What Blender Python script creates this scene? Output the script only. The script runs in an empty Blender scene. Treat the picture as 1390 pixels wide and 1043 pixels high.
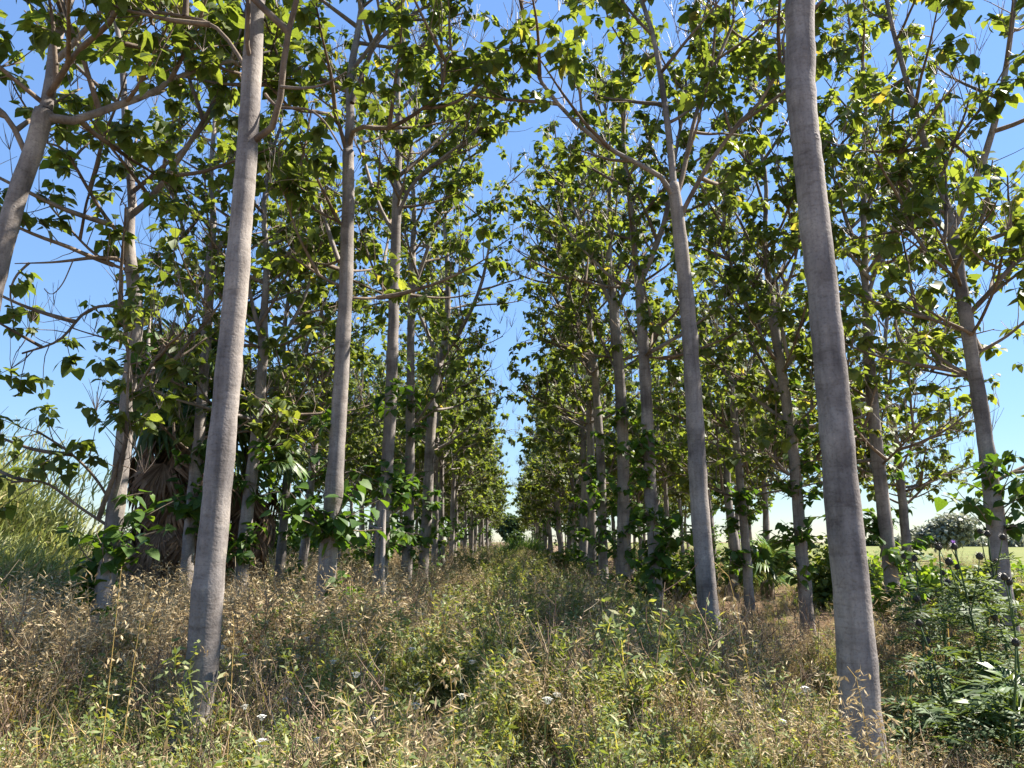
import bpy, math, random
import numpy as np
from mathutils import Vector, Matrix, Euler

# ------------------------------------------------------------------ camera, sky, sun, exposure
scene = bpy.context.scene
col = scene.collection
FPX, PCX, PCY = 1044.0, 695.0, 521.5
PITCH = math.radians(11.6)
CAMH = 1.6
cam_data = bpy.data.cameras.new('camera')
cam_data.sensor_width = 36.0
cam_data.lens = 36.0 * FPX / 1390.0
cam_data.clip_start = 0.05
cam_data.clip_end = 6000
cam = bpy.data.objects.new('camera', cam_data)
col.objects.link(cam)
cam.location = (0, 0, CAMH)
cam.rotation_euler = (math.pi / 2 + PITCH, 0, 0)
scene.camera = cam

SUN_AZ, SUN_EL = math.radians(70), math.radians(50)
world = bpy.data.worlds.new('World')
scene.world = world
world.use_nodes = True
wn = world.node_tree.nodes
wl = world.node_tree.links
bg = wn['Background']
sky = wn.new('ShaderNodeTexSky')
sky.sky_type = 'NISHITA'
sky.sun_disc = False
sky.sun_elevation = SUN_EL
sky.sun_rotation = SUN_AZ
sky.altitude = 50
sky.air_density = 1.0
sky.dust_density = 0.0
sky.ozone_density = 6.0
# the whole sky's brightness range is evenly compressed, as a phone camera does; its hues stay
bw = wn.new('ShaderNodeRGBToBW')
pw = wn.new('ShaderNodeMath')
pw.operation = 'POWER'
pw.inputs[1].default_value = -0.45
vm = wn.new('ShaderNodeVectorMath')
vm.operation = 'SCALE'
wl.new(sky.outputs[0], bw.inputs[0])
wl.new(bw.outputs[0], pw.inputs[0])
wl.new(sky.outputs[0], vm.inputs[0])
wl.new(pw.outputs[0], vm.inputs['Scale'])
wl.new(vm.outputs[0], bg.inputs[0])
bg.inputs[1].default_value = 0.1
scene.cycles.max_bounces = 6
scene.cycles.diffuse_bounces = 4
scene.cycles.transmission_bounces = 4
sun_data = bpy.data.lights.new('sun', 'SUN')
sun_data.energy = 5.0
sun_data.angle = math.radians(0.55)
sun_data.color = (1.0, 0.93, 0.82)
sun = bpy.data.objects.new('sun', sun_data)
col.objects.link(sun)
SDIR = Vector((math.sin(SUN_AZ) * math.cos(SUN_EL), math.cos(SUN_AZ) * math.cos(SUN_EL), math.sin(SUN_EL)))
sun.rotation_euler = SDIR.to_track_quat('Z', 'Y').to_euler()
sun.location = (20, 8, 25)
vs = scene.view_settings
vs.view_transform = 'Standard'
vs.look = 'None'
vs.gamma = 1.0
vs.exposure = 1.8
vs.use_curve_mapping = False

# ------------------------------------------------------------------ helpers
RNG = np.random.default_rng(11)
CP, SP = math.cos(PITCH), math.sin(PITCH)


def at(px, py, d):
    """World point on the picture ray through a photo pixel at ground distance d."""
    a = (px - PCX) / FPX
    b = (PCY - py) / FPX
    dx, dy, dz = a, CP - b * SP, SP + b * CP
    t = d / dy
    return np.array((dx * t, d, CAMH + dz * t))


def project(P):
    """Photo pixels and depth of world points (N,3)."""
    P = np.asarray(P, float)
    r = P - np.array((0, 0, CAMH))
    zc = r[:, 1] * CP + r[:, 2] * SP
    uc = -r[:, 1] * SP + r[:, 2] * CP
    zc = np.where(np.abs(zc) < 1e-3, 1e-3, zc)
    return PCX + FPX * r[:, 0] / zc, PCY - FPX * uc / zc, zc


def gz(x, y):
    """Ground height."""
    x = np.asarray(x, float)
    y = np.asarray(y, float)
    return (0.05 * np.sin(x * 0.9 + 0.4 * y) + 0.035 * np.sin(1.7 * y - 0.6 * x + 1.0)
            + 0.02 * np.sin(3.1 * x + 2.3 * y)) * np.exp(-np.hypot(x, y) / 300.0)


class MB:
    """Collects polygons and builds one mesh."""

    def __init__(self):
        self.v, self.f, self.n = [], [], 0

    def add(self, verts, faces):
        verts = np.asarray(verts, float).reshape(-1, 3)
        faces = np.asarray(faces, np.int64)
        self.v.append(verts)
        self.f.append(faces + self.n)
        self.n += len(verts)

    def mesh(self, name, mat, smooth=False, origin=(0, 0, 0)):
        me = bpy.data.meshes.new(name)
        V = (np.concatenate(self.v) - np.asarray(origin, float)) if self.v else np.zeros((0, 3))
        loops, starts, tot, s = [], [], [], 0
        for f in self.f:
            k = f.shape[1]
            loops.append(f.ravel())
            starts.append(np.arange(len(f)) * k + s)
            tot.append(np.full(len(f), k))
            s += f.size
        if loops:
            loops = np.concatenate(loops)
            starts = np.concatenate(starts)
            tot = np.concatenate(tot)
            me.vertices.add(len(V))
            me.vertices.foreach_set('co', V.astype(np.float32).ravel())
            me.loops.add(len(loops))
            me.loops.foreach_set('vertex_index', loops.astype(np.int32))
            me.polygons.add(len(starts))
            me.polygons.foreach_set('loop_start', starts.astype(np.int32))
            me.polygons.foreach_set('loop_total', tot.astype(np.int32))
            if smooth:
                me.polygons.foreach_set('use_smooth', np.ones(len(starts), bool))
            me.update(calc_edges=True)
        me.materials.append(mat)
        return me


def obj(name, me, parent=None, loc=None, kind=None):
    o = bpy.data.objects.new(name, me)
    col.objects.link(o)
    if parent is not None:
        o.parent = parent
    if loc is not None:
        o.location = loc
    if kind:
        o['kind'] = kind
    return o


def tag(o, label, cat, group=None):
    o['label'] = label
    o['category'] = cat
    if group:
        o['group'] = group
    return o


def empty(name, loc, label, cat, group=None):
    o = bpy.data.objects.new(name, None)
    col.objects.link(o)
    o.location = loc
    o.empty_display_size = 0.2
    return tag(o, label, cat, group)


def copy_tree(o, parent=None):
    c = o.copy()
    col.objects.link(c)
    c.parent = parent
    for ch in o.children:
        copy_tree(ch, c)
    return c


def smooth_path(P, n):
    """Catmull-Rom resample of control points to n points."""
    P = np.asarray(P, float)
    if len(P) == 2:
        t = np.linspace(0, 1, n)[:, None]
        return P[0] * (1 - t) + P[1] * t
    Q = np.vstack([2 * P[0] - P[1], P, 2 * P[-1] - P[-2]])
    seg = np.linalg.norm(np.diff(P, axis=0), axis=1)
    cum = np.concatenate([[0], np.cumsum(seg)])
    s = np.linspace(0, cum[-1], n)
    i = np.clip(np.searchsorted(cum, s, 'right') - 1, 0, len(P) - 2)
    t = ((s - cum[i]) / np.maximum(seg[i], 1e-9))[:, None]
    p0, p1, p2, p3 = Q[i], Q[i + 1], Q[i + 2], Q[i + 3]
    return 0.5 * ((2 * p1) + (-p0 + p2) * t + (2 * p0 - 5 * p1 + 4 * p2 - p3) * t ** 2
                  + (-p0 + 3 * p1 - 3 * p2 + p3) * t ** 3)


def tube(mb, P, R, sides=6, wob=0.0, cap=True, rng=RNG):
    P = np.asarray(P, float)
    R = np.broadcast_to(np.asarray(R, float), (len(P),))
    T = np.gradient(P, axis=0)
    T /= np.linalg.norm(T, axis=1)[:, None] + 1e-12
    ref = np.array((1.0, 0.13, 0.07)) if abs(T[0][2]) > 0.6 else np.array((0.05, 0.1, 1.0))
    A = np.cross(T, ref)
    A /= np.linalg.norm(A, axis=1)[:, None] + 1e-9
    B = np.cross(T, A)
    th = np.linspace(0, 2 * np.pi, sides, endpoint=False)
    rr = R[:, None] * np.ones(sides)[None]
    if wob:
        s = np.linspace(0, 1, len(P))[:, None]
        ph = rng.uniform(0, 6.28, 4)
        rr = rr * (1 + wob * np.sin(2 * th[None] + ph[0] + 5 * s) + wob * 0.7 * np.sin(3 * th[None] + ph[1] + 11 * s)
                   + wob * 0.6 * rng.normal(size=(len(P), 1)))
    V = P[:, None] + A[:, None] * (np.cos(th)[None, :, None] * rr[..., None]) + B[:, None] * (np.sin(th)[None, :, None] * rr[..., None])
    n = len(P)
    i = np.arange(n - 1)[:, None] * sides
    j = np.arange(sides)[None]
    k = (j + 1) % sides
    F = np.stack([i + j, i + k, i + sides + k, i + sides + j], -1).reshape(-1, 4)
    base = mb.n
    mb.add(V.reshape(-1, 3), F[:, ::-1])
    if cap:
        tip = P[-1] + T[-1] * R[-1] * 0.6
        mb.v.append(tip[None])
        mb.n += 1
        e = base + (n - 1) * sides
        jj = np.arange(sides)
        mb.f.append(np.stack([e + (jj + 1) % sides, e + jj, np.full(sides, mb.n - 1)], -1))


def ribbons(mb, P0, az, L, lean, curl, w, nseg=3, twist=None):
    """Curved tapering blades. All inputs arrays of length N; lean and curl in radians from vertical."""
    N = len(L)
    t = np.linspace(0, 1, nseg + 1)
    ang = lean[:, None] + curl[:, None] * t[None]
    d = np.stack([np.sin(ang) * np.cos(az)[:, None], np.sin(ang) * np.sin(az)[:, None], np.cos(ang)], -1)
    step = (L / nseg)[:, None, None] * d
    C = P0[:, None] + np.concatenate([np.zeros((N, 1, 3)), np.cumsum(step[:, :-1], axis=1)], 1)
    tw = az + np.pi / 2 if twist is None else twist
    side = np.stack([np.cos(tw), np.sin(tw), np.zeros(N)], -1)[:, None]
    ww = w[:, None, None] * np.array([0.8, 1.0, 0.75, 0.4, 0.2, 0.1])[:nseg][None, :, None] if nseg <= 6 else None
    Lf = C[:, :nseg] - side * ww * 0.5
    Rt = C[:, :nseg] + side * ww * 0.5
    V = np.concatenate([Lf, Rt, C[:, nseg:]], 1)
    K = 2 * nseg + 1
    b = (np.arange(N) * K)[:, None]
    q = []
    for s in range(nseg - 1):
        q.append(np.stack([b[:, 0] + s, b[:, 0] + nseg + s, b[:, 0] + nseg + s + 1, b[:, 0] + s + 1], -1))
    tri = np.stack([b[:, 0] + nseg - 1, b[:, 0] + 2 * nseg - 1, b[:, 0] + 2 * nseg], -1)
    base = mb.n
    mb.add(V.reshape(-1, 3), np.concatenate(q) if q else tri)
    if q:
        mb.f.append(tri + base)
    return C


def rot_mats(az, pitch, roll):
    """Y forward along azimuth, pitched up, rolled. (N,3,3) columns = local axes."""
    ca, sa, cp, sp, cr, sr = np.cos(az), np.sin(az), np.cos(pitch), np.sin(pitch), np.cos(roll), np.sin(roll)
    f = np.stack([ca * cp, sa * cp, sp], -1)
    r = np.stack([sa, -ca, np.zeros_like(az)], -1)
    u = np.cross(r, f)
    x = r * cr[:, None] + u * sr[:, None]
    z = -r * sr[:, None] + u * cr[:, None]
    return np.stack([x, f, z], -1)


def stamp(mb, TV, TFs, P, M, S):
    """Copy a small template (verts TV, faces list) to many places."""
    V = np.einsum('nij,kj->nki', M, TV) * S[:, None, None] + P[:, None]
    n, k = len(P), len(TV)
    base = mb.n
    mb.v.append(V.reshape(-1, 3))
    mb.n += n * k
    off = (np.arange(n) * k + base)[:, None, None]
    for TF in TFs:
        mb.f.append((np.asarray(TF)[None] + off).reshape(-1, len(TF[0])))


# ------------------------------------------------------------------ materials
def mat(name):
    m = bpy.data.materials.new(name)
    m.use_nodes = True
    nt = m.node_tree
    return m, nt, nt.nodes, nt.links, nt.nodes['Principled BSDF']


def ramp(nodes, stops):
    r = nodes.new('ShaderNodeValToRGB')
    e = r.color_ramp.elements
    while len(e) > 1:
        e.remove(e[-1])
    e[0].position, e[0].color = stops[0][0], (*stops[0][1], 1)
    for p, c in stops[1:]:
        k = e.new(p)
        k.color = (*c, 1)
    return r


def island_random(n, l):
    g = n.new('ShaderNodeNewGeometry')
    o = n.new('ShaderNodeObjectInfo')
    a = n.new('ShaderNodeMath')
    a.operation = 'ADD'
    l.new(g.outputs['Random Per Island'], a.inputs[0])
    l.new(o.outputs['Random'], a.inputs[1])
    f = n.new('ShaderNodeMath')
    f.operation = 'FRACT'
    l.new(a.outputs[0], f.inputs[0])
    return f.outputs[0]


def leaf_material(name, stops, trans=0.45, tint=(2.0, 1.8, 0.55), rough=0.5, spec=0.32):
    m, nt, n, l, b = mat(name)
    rnd = island_random(n, l)
    rp = ramp(n, stops)
    l.new(rnd, rp.inputs[0])
    no = n.new('ShaderNodeTexNoise')
    no.inputs['Scale'].default_value = 9.0
    no.inputs['Detail'].default_value = 3.0
    hs = n.new('ShaderNodeHueSaturation')
    mr = n.new('ShaderNodeMapRange')
    mr.inputs['From Min'].default_value = 0.3
    mr.inputs['From Max'].default_value = 0.7
    mr.inputs['To Min'].default_value = 0.75
    mr.inputs['To Max'].default_value = 1.25
    l.new(no.outputs[0], mr.inputs[0])
    l.new(mr.outputs[0], hs.inputs['Value'])
    l.new(rp.outputs[0], hs.inputs['Color'])
    l.new(hs.outputs[0], b.inputs['Base Color'])
    b.inputs['Roughness'].default_value = rough
    b.inputs['Specular IOR Level'].default_value = spec
    t = n.new('ShaderNodeBsdfTranslucent')
    mx = n.new('ShaderNodeMix')
    mx.data_type = 'RGBA'
    mx.blend_type = 'MULTIPLY'
    mx.inputs[0].default_value = 1.0
    l.new(hs.outputs[0], mx.inputs[6])
    mx.inputs[7].default_value = (*tint, 1)
    l.new(mx.outputs[2], t.inputs[0])
    ms = n.new('ShaderNodeMixShader')
    ms.inputs[0].default_value = trans
    l.new(b.outputs[0], ms.inputs[1])
    l.new(t.outputs[0], ms.inputs[2])
    l.new(ms.outputs[0], n['Material Output'].inputs[0])
    return m


def bark_material(name, dark, light, rings=True):
    m, nt, n, l, b = mat(name)
    tc = n.new('ShaderNodeTexCoord')
    oi = n.new('ShaderNodeObjectInfo')
    va = n.new('ShaderNodeVectorMath')
    va.operation = 'ADD'
    l.new(tc.outputs['Object'], va.inputs[0])
    l.new(oi.outputs['Location'], va.inputs[1])

    def noise(scale, detail, sx=1, sy=1, sz=1):
        mp = n.new('ShaderNodeMapping')
        mp.inputs['Scale'].default_value = (sx, sy, sz)
        l.new(va.outputs[0], mp.inputs[0])
        t = n.new('ShaderNodeTexNoise')
        t.inputs['Scale'].default_value = scale
        t.inputs['Detail'].default_value = detail
        t.inputs['Roughness'].default_value = 0.6
        l.new(mp.outputs[0], t.inputs['Vector'])
        return t.outputs[0]
    big = noise(2.2, 5)
    rp = ramp(n, [(0.3, dark), (0.5, tuple((a + c) / 2 for a, c in zip(dark, light))), (0.72, light)])
    l.new(big, rp.inputs[0])
    # horizontal lenticel bands
    lent = noise(5, 4, 1, 1, 3.2)
    lr = ramp(n, [(0.3, (0.5, 0.46, 0.43)), (0.44, (1, 1, 1)), (0.62, (1, 1, 1)), (0.8, (1.3, 1.28, 1.22))])
    ringn = noise(4.5, 2, 0.12, 0.12, 1.0)
    rr_ = ramp(n, [(0.0, (1, 1, 1)), (0.485, (1, 1, 1)), (0.495, (0.6, 0.55, 0.5)), (0.505, (1, 1, 1))])
    l.new(ringn, rr_.inputs[0])
    l.new(lent, lr.inputs[0])
    mx = n.new('ShaderNodeMix')
    mx.data_type = 'RGBA'
    mx.blend_type = 'MULTIPLY'
    mx.inputs[0].default_value = 0.55 if rings else 0.2
    l.new(rp.outputs[0], mx.inputs[6])
    l.new(lr.outputs[0], mx.inputs[7])
    # rain streaks, stains and pale lichen patches
    streak = noise(3.0, 5, 5, 5, 0.5)
    stain = noise(1.1, 6)
    lich = noise(7, 6)
    for src_, stops_, fac_ in ((streak, [(0.35, (0.62, 0.6, 0.58)), (0.52, (1, 1, 1)), (0.7, (1.18, 1.16, 1.12))], 0.7),
                               (stain, [(0.34, (0.55, 0.53, 0.52)), (0.48, (1, 1, 1)), (0.66, (1.2, 1.17, 1.1))], 0.7),
                               (lich, [(0.62, (1, 1, 1)), (0.68, (1.35, 1.38, 1.3))], 0.7)):
        q_ = ramp(n, stops_)
        l.new(src_, q_.inputs[0])
        x_ = n.new('ShaderNodeMix')
        x_.data_type = 'RGBA'
        x_.blend_type = 'MULTIPLY'
        x_.inputs[0].default_value = fac_
        l.new(mx.outputs[2], x_.inputs[6])
        l.new(q_.outputs[0], x_.inputs[7])
        mx = x_
    # fine mottling and pale specks
    fine = noise(55, 4)
    fr = ramp(n, [(0.3, (0.66, 0.63, 0.6)), (0.5, (1, 1, 1)), (0.66, (1.02, 1, 0.98)), (0.74, (1.5, 1.5, 1.45))])
    l.new(fine, fr.inputs[0])
    m2 = n.new('ShaderNodeMix')
    m2.data_type = 'RGBA'
    m2.blend_type = 'MULTIPLY'
    m2.inputs[0].default_value = 0.8
    l.new(mx.outputs[2], m2.inputs[6])
    l.new(fr.outputs[0], m2.inputs[7])
    m3 = n.new('ShaderNodeMix')
    m3.data_type = 'RGBA'
    m3.blend_type = 'MULTIPLY'
    m3.inputs[0].default_value = 0.35 if rings else 0.0
    l.new(m2.outputs[2], m3.inputs[6])
    l.new(rr_.outputs[0], m3.inputs[7])
    l.new(m3.outputs[2], b.inputs['Base Color'])
    b.inputs['Roughness'].default_value = 0.85
    b.inputs['Specular IOR Level'].default_value = 0.2
    bp = n.new('ShaderNodeBump')
    bp.inputs['Strength'].default_value = 0.4
    bp.inputs['Distance'].default_value = 0.012
    ad = n.new('ShaderNodeMath')
    ad.operation = 'ADD'
    l.new(lent, ad.inputs[0])
    l.new(fine, ad.inputs[1])
    l.new(ad.outputs[0], bp.inputs['Height'])
    l.new(bp.outputs[0], b.inputs['Normal'])
    return m


M_BARK = bark_material('grey_bark', (0.155, 0.137, 0.13), (0.32, 0.29, 0.272))
M_TWIG = bark_material('brown_twig', (0.12, 0.09, 0.07), (0.26, 0.21, 0.165), rings=False)
GREENS = [(0.0, (0.066, 0.1, 0.03)), (0.35, (0.088, 0.127, 0.037)), (0.6, (0.11, 0.15, 0.043)),
          (0.85, (0.13, 0.172, 0.05)), (0.975, (0.155, 0.19, 0.055)), (1.0, (0.25, 0.21, 0.07))]
M_LEAF = leaf_material('broad_leaf', GREENS, trans=0.52, tint=(2.05, 1.85, 0.62))
M_SHOOT = leaf_material('shoot_leaf', [(0, (0.035, 0.08, 0.018)), (0.6, (0.055, 0.115, 0.022)), (1, (0.10, 0.17, 0.03))], trans=0.42)
M_PANICLE = leaf_material('dry_panicle', [(0, (0.12, 0.09, 0.07)), (1, (0.24, 0.19, 0.15))], trans=0.05, tint=(1, 1, 1))


def ground_material():
    m, nt, n, l, b = mat('soil_and_litter')
    tc = n.new('ShaderNodeTexCoord')

    def noise(s, d):
        t = n.new('ShaderNodeTexNoise')
        t.inputs['Scale'].default_value = s
        t.inputs['Detail'].default_value = d
        t.inputs['Roughness'].default_value = 0.65
        l.new(tc.outputs['Object'], t.inputs['Vector'])
        return t.outputs[0]
    a = noise(0.7, 6)
    r1 = ramp(n, [(0.3, (0.11, 0.07, 0.045)), (0.48, (0.19, 0.13, 0.085)), (0.62, (0.24, 0.18, 0.11)), (0.75, (0.17, 0.16, 0.07))])
    l.new(a, r1.inputs[0])
    c = noise(30, 6)
    r2 = ramp(n, [(0.3, (0.5, 0.45, 0.4)), (0.55, (1, 1, 1)), (0.75, (1.5, 1.45, 1.35))])
    l.new(c, r2.inputs[0])
    mx = n.new('ShaderNodeMix')
    mx.data_type = 'RGBA'
    mx.blend_type = 'MULTIPLY'
    mx.inputs[0].default_value = 1
    l.new(r1.outputs[0], mx.inputs[6])
    l.new(r2.outputs[0], mx.inputs[7])
    l.new(mx.outputs[2], b.inputs['Base Color'])
    b.inputs['Roughness'].default_value = 1
    b.inputs['Specular IOR Level'].default_value = 0.1
    bp = n.new('ShaderNodeBump')
    bp.inputs['Distance'].default_value = 0.05
    l.new(c, bp.inputs['Height'])
    l.new(bp.outputs[0], b.inputs['Normal'])
    return m


def field_material(name, stops, s=0.12):
    m, nt, n, l, b = mat(name)
    tc = n.new('ShaderNodeTexCoord')
    t = n.new('ShaderNodeTexNoise')
    t.inputs['Scale'].default_value = s
    t.inputs['Detail'].default_value = 8
    t.inputs['Roughness'].default_value = 0.7
    l.new(tc.outputs['Object'], t.inputs['Vector'])
    r = ramp(n, stops)
    l.new(t.outputs[0], r.inputs[0])
    l.new(r.outputs[0], b.inputs['Base Color'])
    b.inputs['Roughness'].default_value = 1
    b.inputs['Specular IOR Level'].default_value = 0.1
    return m


# ------------------------------------------------------------------ ground
def axis(lo, hi, fine_lo, fine_hi, step, grow=1.25):
    a = list(np.arange(fine_lo, fine_hi + 1e-6, step))
    s, x = step, fine_hi
    while x < hi:
        s *= grow
        x += s
        a.append(min(x, hi))
    s, x = step, fine_lo
    while x > lo:
        s *= grow
        x -= s
        a.insert(0, max(x, lo))
    return np.array(a)


gx = axis(-2500, 2500, -14, 14, 0.3)
gy = axis(-60, 4000, -2, 30, 0.3)
X, Y = np.meshgrid(gx, gy)
Z = gz(X, Y)
mb = MB()
nx, ny = len(gx), len(gy)
i = np.arange(ny - 1)[:, None] * nx
j = np.arange(nx - 1)[None]
mb.add(np.stack([X, Y, Z], -1).reshape(-1, 3), np.stack([i + j, i + j + 1, i + nx + j + 1, i + nx + j], -1).reshape(-1, 4))
ground = obj('ground', mb.mesh('ground', ground_material(), True), kind='structure')


def sheet(name, x0, x1, y0, y1, m):
    xs, ys = np.linspace(x0, x1, 40), np.linspace(y0, y1, 40)
    XX, YY = np.meshgrid(xs, ys)
    b = MB()
    ii = np.arange(39)[:, None] * 40
    jj = np.arange(39)[None]
    b.add(np.stack([XX, YY, np.full_like(XX, 0.16)], -1).reshape(-1, 3), np.stack([ii + jj, ii + jj + 1, ii + 41 + jj, ii + 40 + jj], -1).reshape(-1, 4))
    return obj(name, b.mesh(name, m), kind='structure')


sheet('field', 18, 900, 24, 1200, field_material('ripe_field', [(0.3, (0.1, 0.13, 0.04)), (0.55, (0.16, 0.17, 0.06)), (0.75, (0.22, 0.2, 0.09))]))
sheet('meadow', -900, -17, 30, 1200, field_material('green_meadow', [(0.3, (0.07, 0.12, 0.03)), (0.55, (0.12, 0.17, 0.04)), (0.75, (0.2, 0.2, 0.07))]))

# ------------------------------------------------------------------ broad leaves
# heart-shaped blade on a petiole: x sideways, y forward, z up; unit blade length
LV = np.array([(0.0, 0.0, 0.0), (0.012, 0.0, 0.0), (0.0, 0.38, 0.08),           # petiole
               (0.0, 0.36, 0.08), (0.0, 0.80, 0.07), (0.0, 1.36, -0.20),          # midrib
               (-0.24, 0.25, 0.10), (-0.46, 0.58, 0.13), (-0.27, 1.02, 0.0),
               (0.24, 0.25, 0.10), (0.46, 0.58, 0.13), (0.27, 1.02, 0.0)])
LF_Q = [(3, 4, 7, 6), (4, 5, 8, 7), (4, 3, 9, 10), (5, 4, 10, 11)]
LF_T = [(0, 1, 2)]
SV = np.array([(0.0, 0.28, 0.05), (0.0, 0.75, 0.07), (0.0, 1.32, -0.18), (-0.33, 0.24, 0.04), (-0.43, 0.68, 0.03), (0.33, 0.24, 0.04), (0.43, 0.68, 0.03)])
SF_T = [(0, 1, 4), (0, 4, 3), (1, 2, 4), (1, 0, 6), (6, 0, 5), (2, 1, 6)]
leaf_meshes = {}


def leaf_mesh(m, var):
    key = (m.name, var)
    if key not in leaf_meshes:
        r = np.random.default_rng(var + 5)
        b = MB()
        V = LV.copy()
        V[3:, 0] *= r.uniform(0.85, 1.12)
        V[3:, 2] += r.normal(0, 0.03, 9)
        b.add(V, LF_Q)
        b.f.append(np.array(LF_T))
        leaf_meshes[key] = b.mesh('leaf', m, True)
    return leaf_meshes[key]


def leaf_objects(parent, base, P, M, S, m):
    for k in range(len(P)):
        o = bpy.data.objects.new('leaf', leaf_mesh(m, k % 5))
        col.objects.link(o)
        o.parent = parent
        A = np.eye(4)
        A[:3, :3] = M[k] * S[k]
        A[:3, 3] = P[k] - base
        o.matrix_local = Matrix(A.tolist())


# ------------------------------------------------------------------ plantation tree
def along(path, s):
    """Point and tangent at fraction s of a path."""
    k = s * (len(path) - 1)
    i = int(min(k, len(path) - 2))
    t = k - i
    T = path[i + 1] - path[i]
    return path[i] * (1 - t) + path[i + 1] * t, T / (np.linalg.norm(T) + 1e-9)


def arch(p, d, L, up, rng, n=6, wig=0.06):
    """Branch that leaves along d and bends upward by 'up'."""
    P = [p]
    d = d / np.linalg.norm(d)
    for k in range(n):
        d = d + np.array((0, 0, up / n)) + rng.normal(0, wig, 3)
        d /= np.linalg.norm(d)
        P.append(P[-1] + d * L / n)
    return np.array(P)


def perp_dir(T, az, ang):
    a = np.cross(T, (0.31, 0.2, 0.93) if abs(T[2]) < 0.9 else (1, 0.1, 0))
    a /= np.linalg.norm(a)
    b = np.cross(T, a)
    return T * math.cos(ang) + (a * math.cos(az) + b * math.sin(az)) * math.sin(ang)


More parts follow.
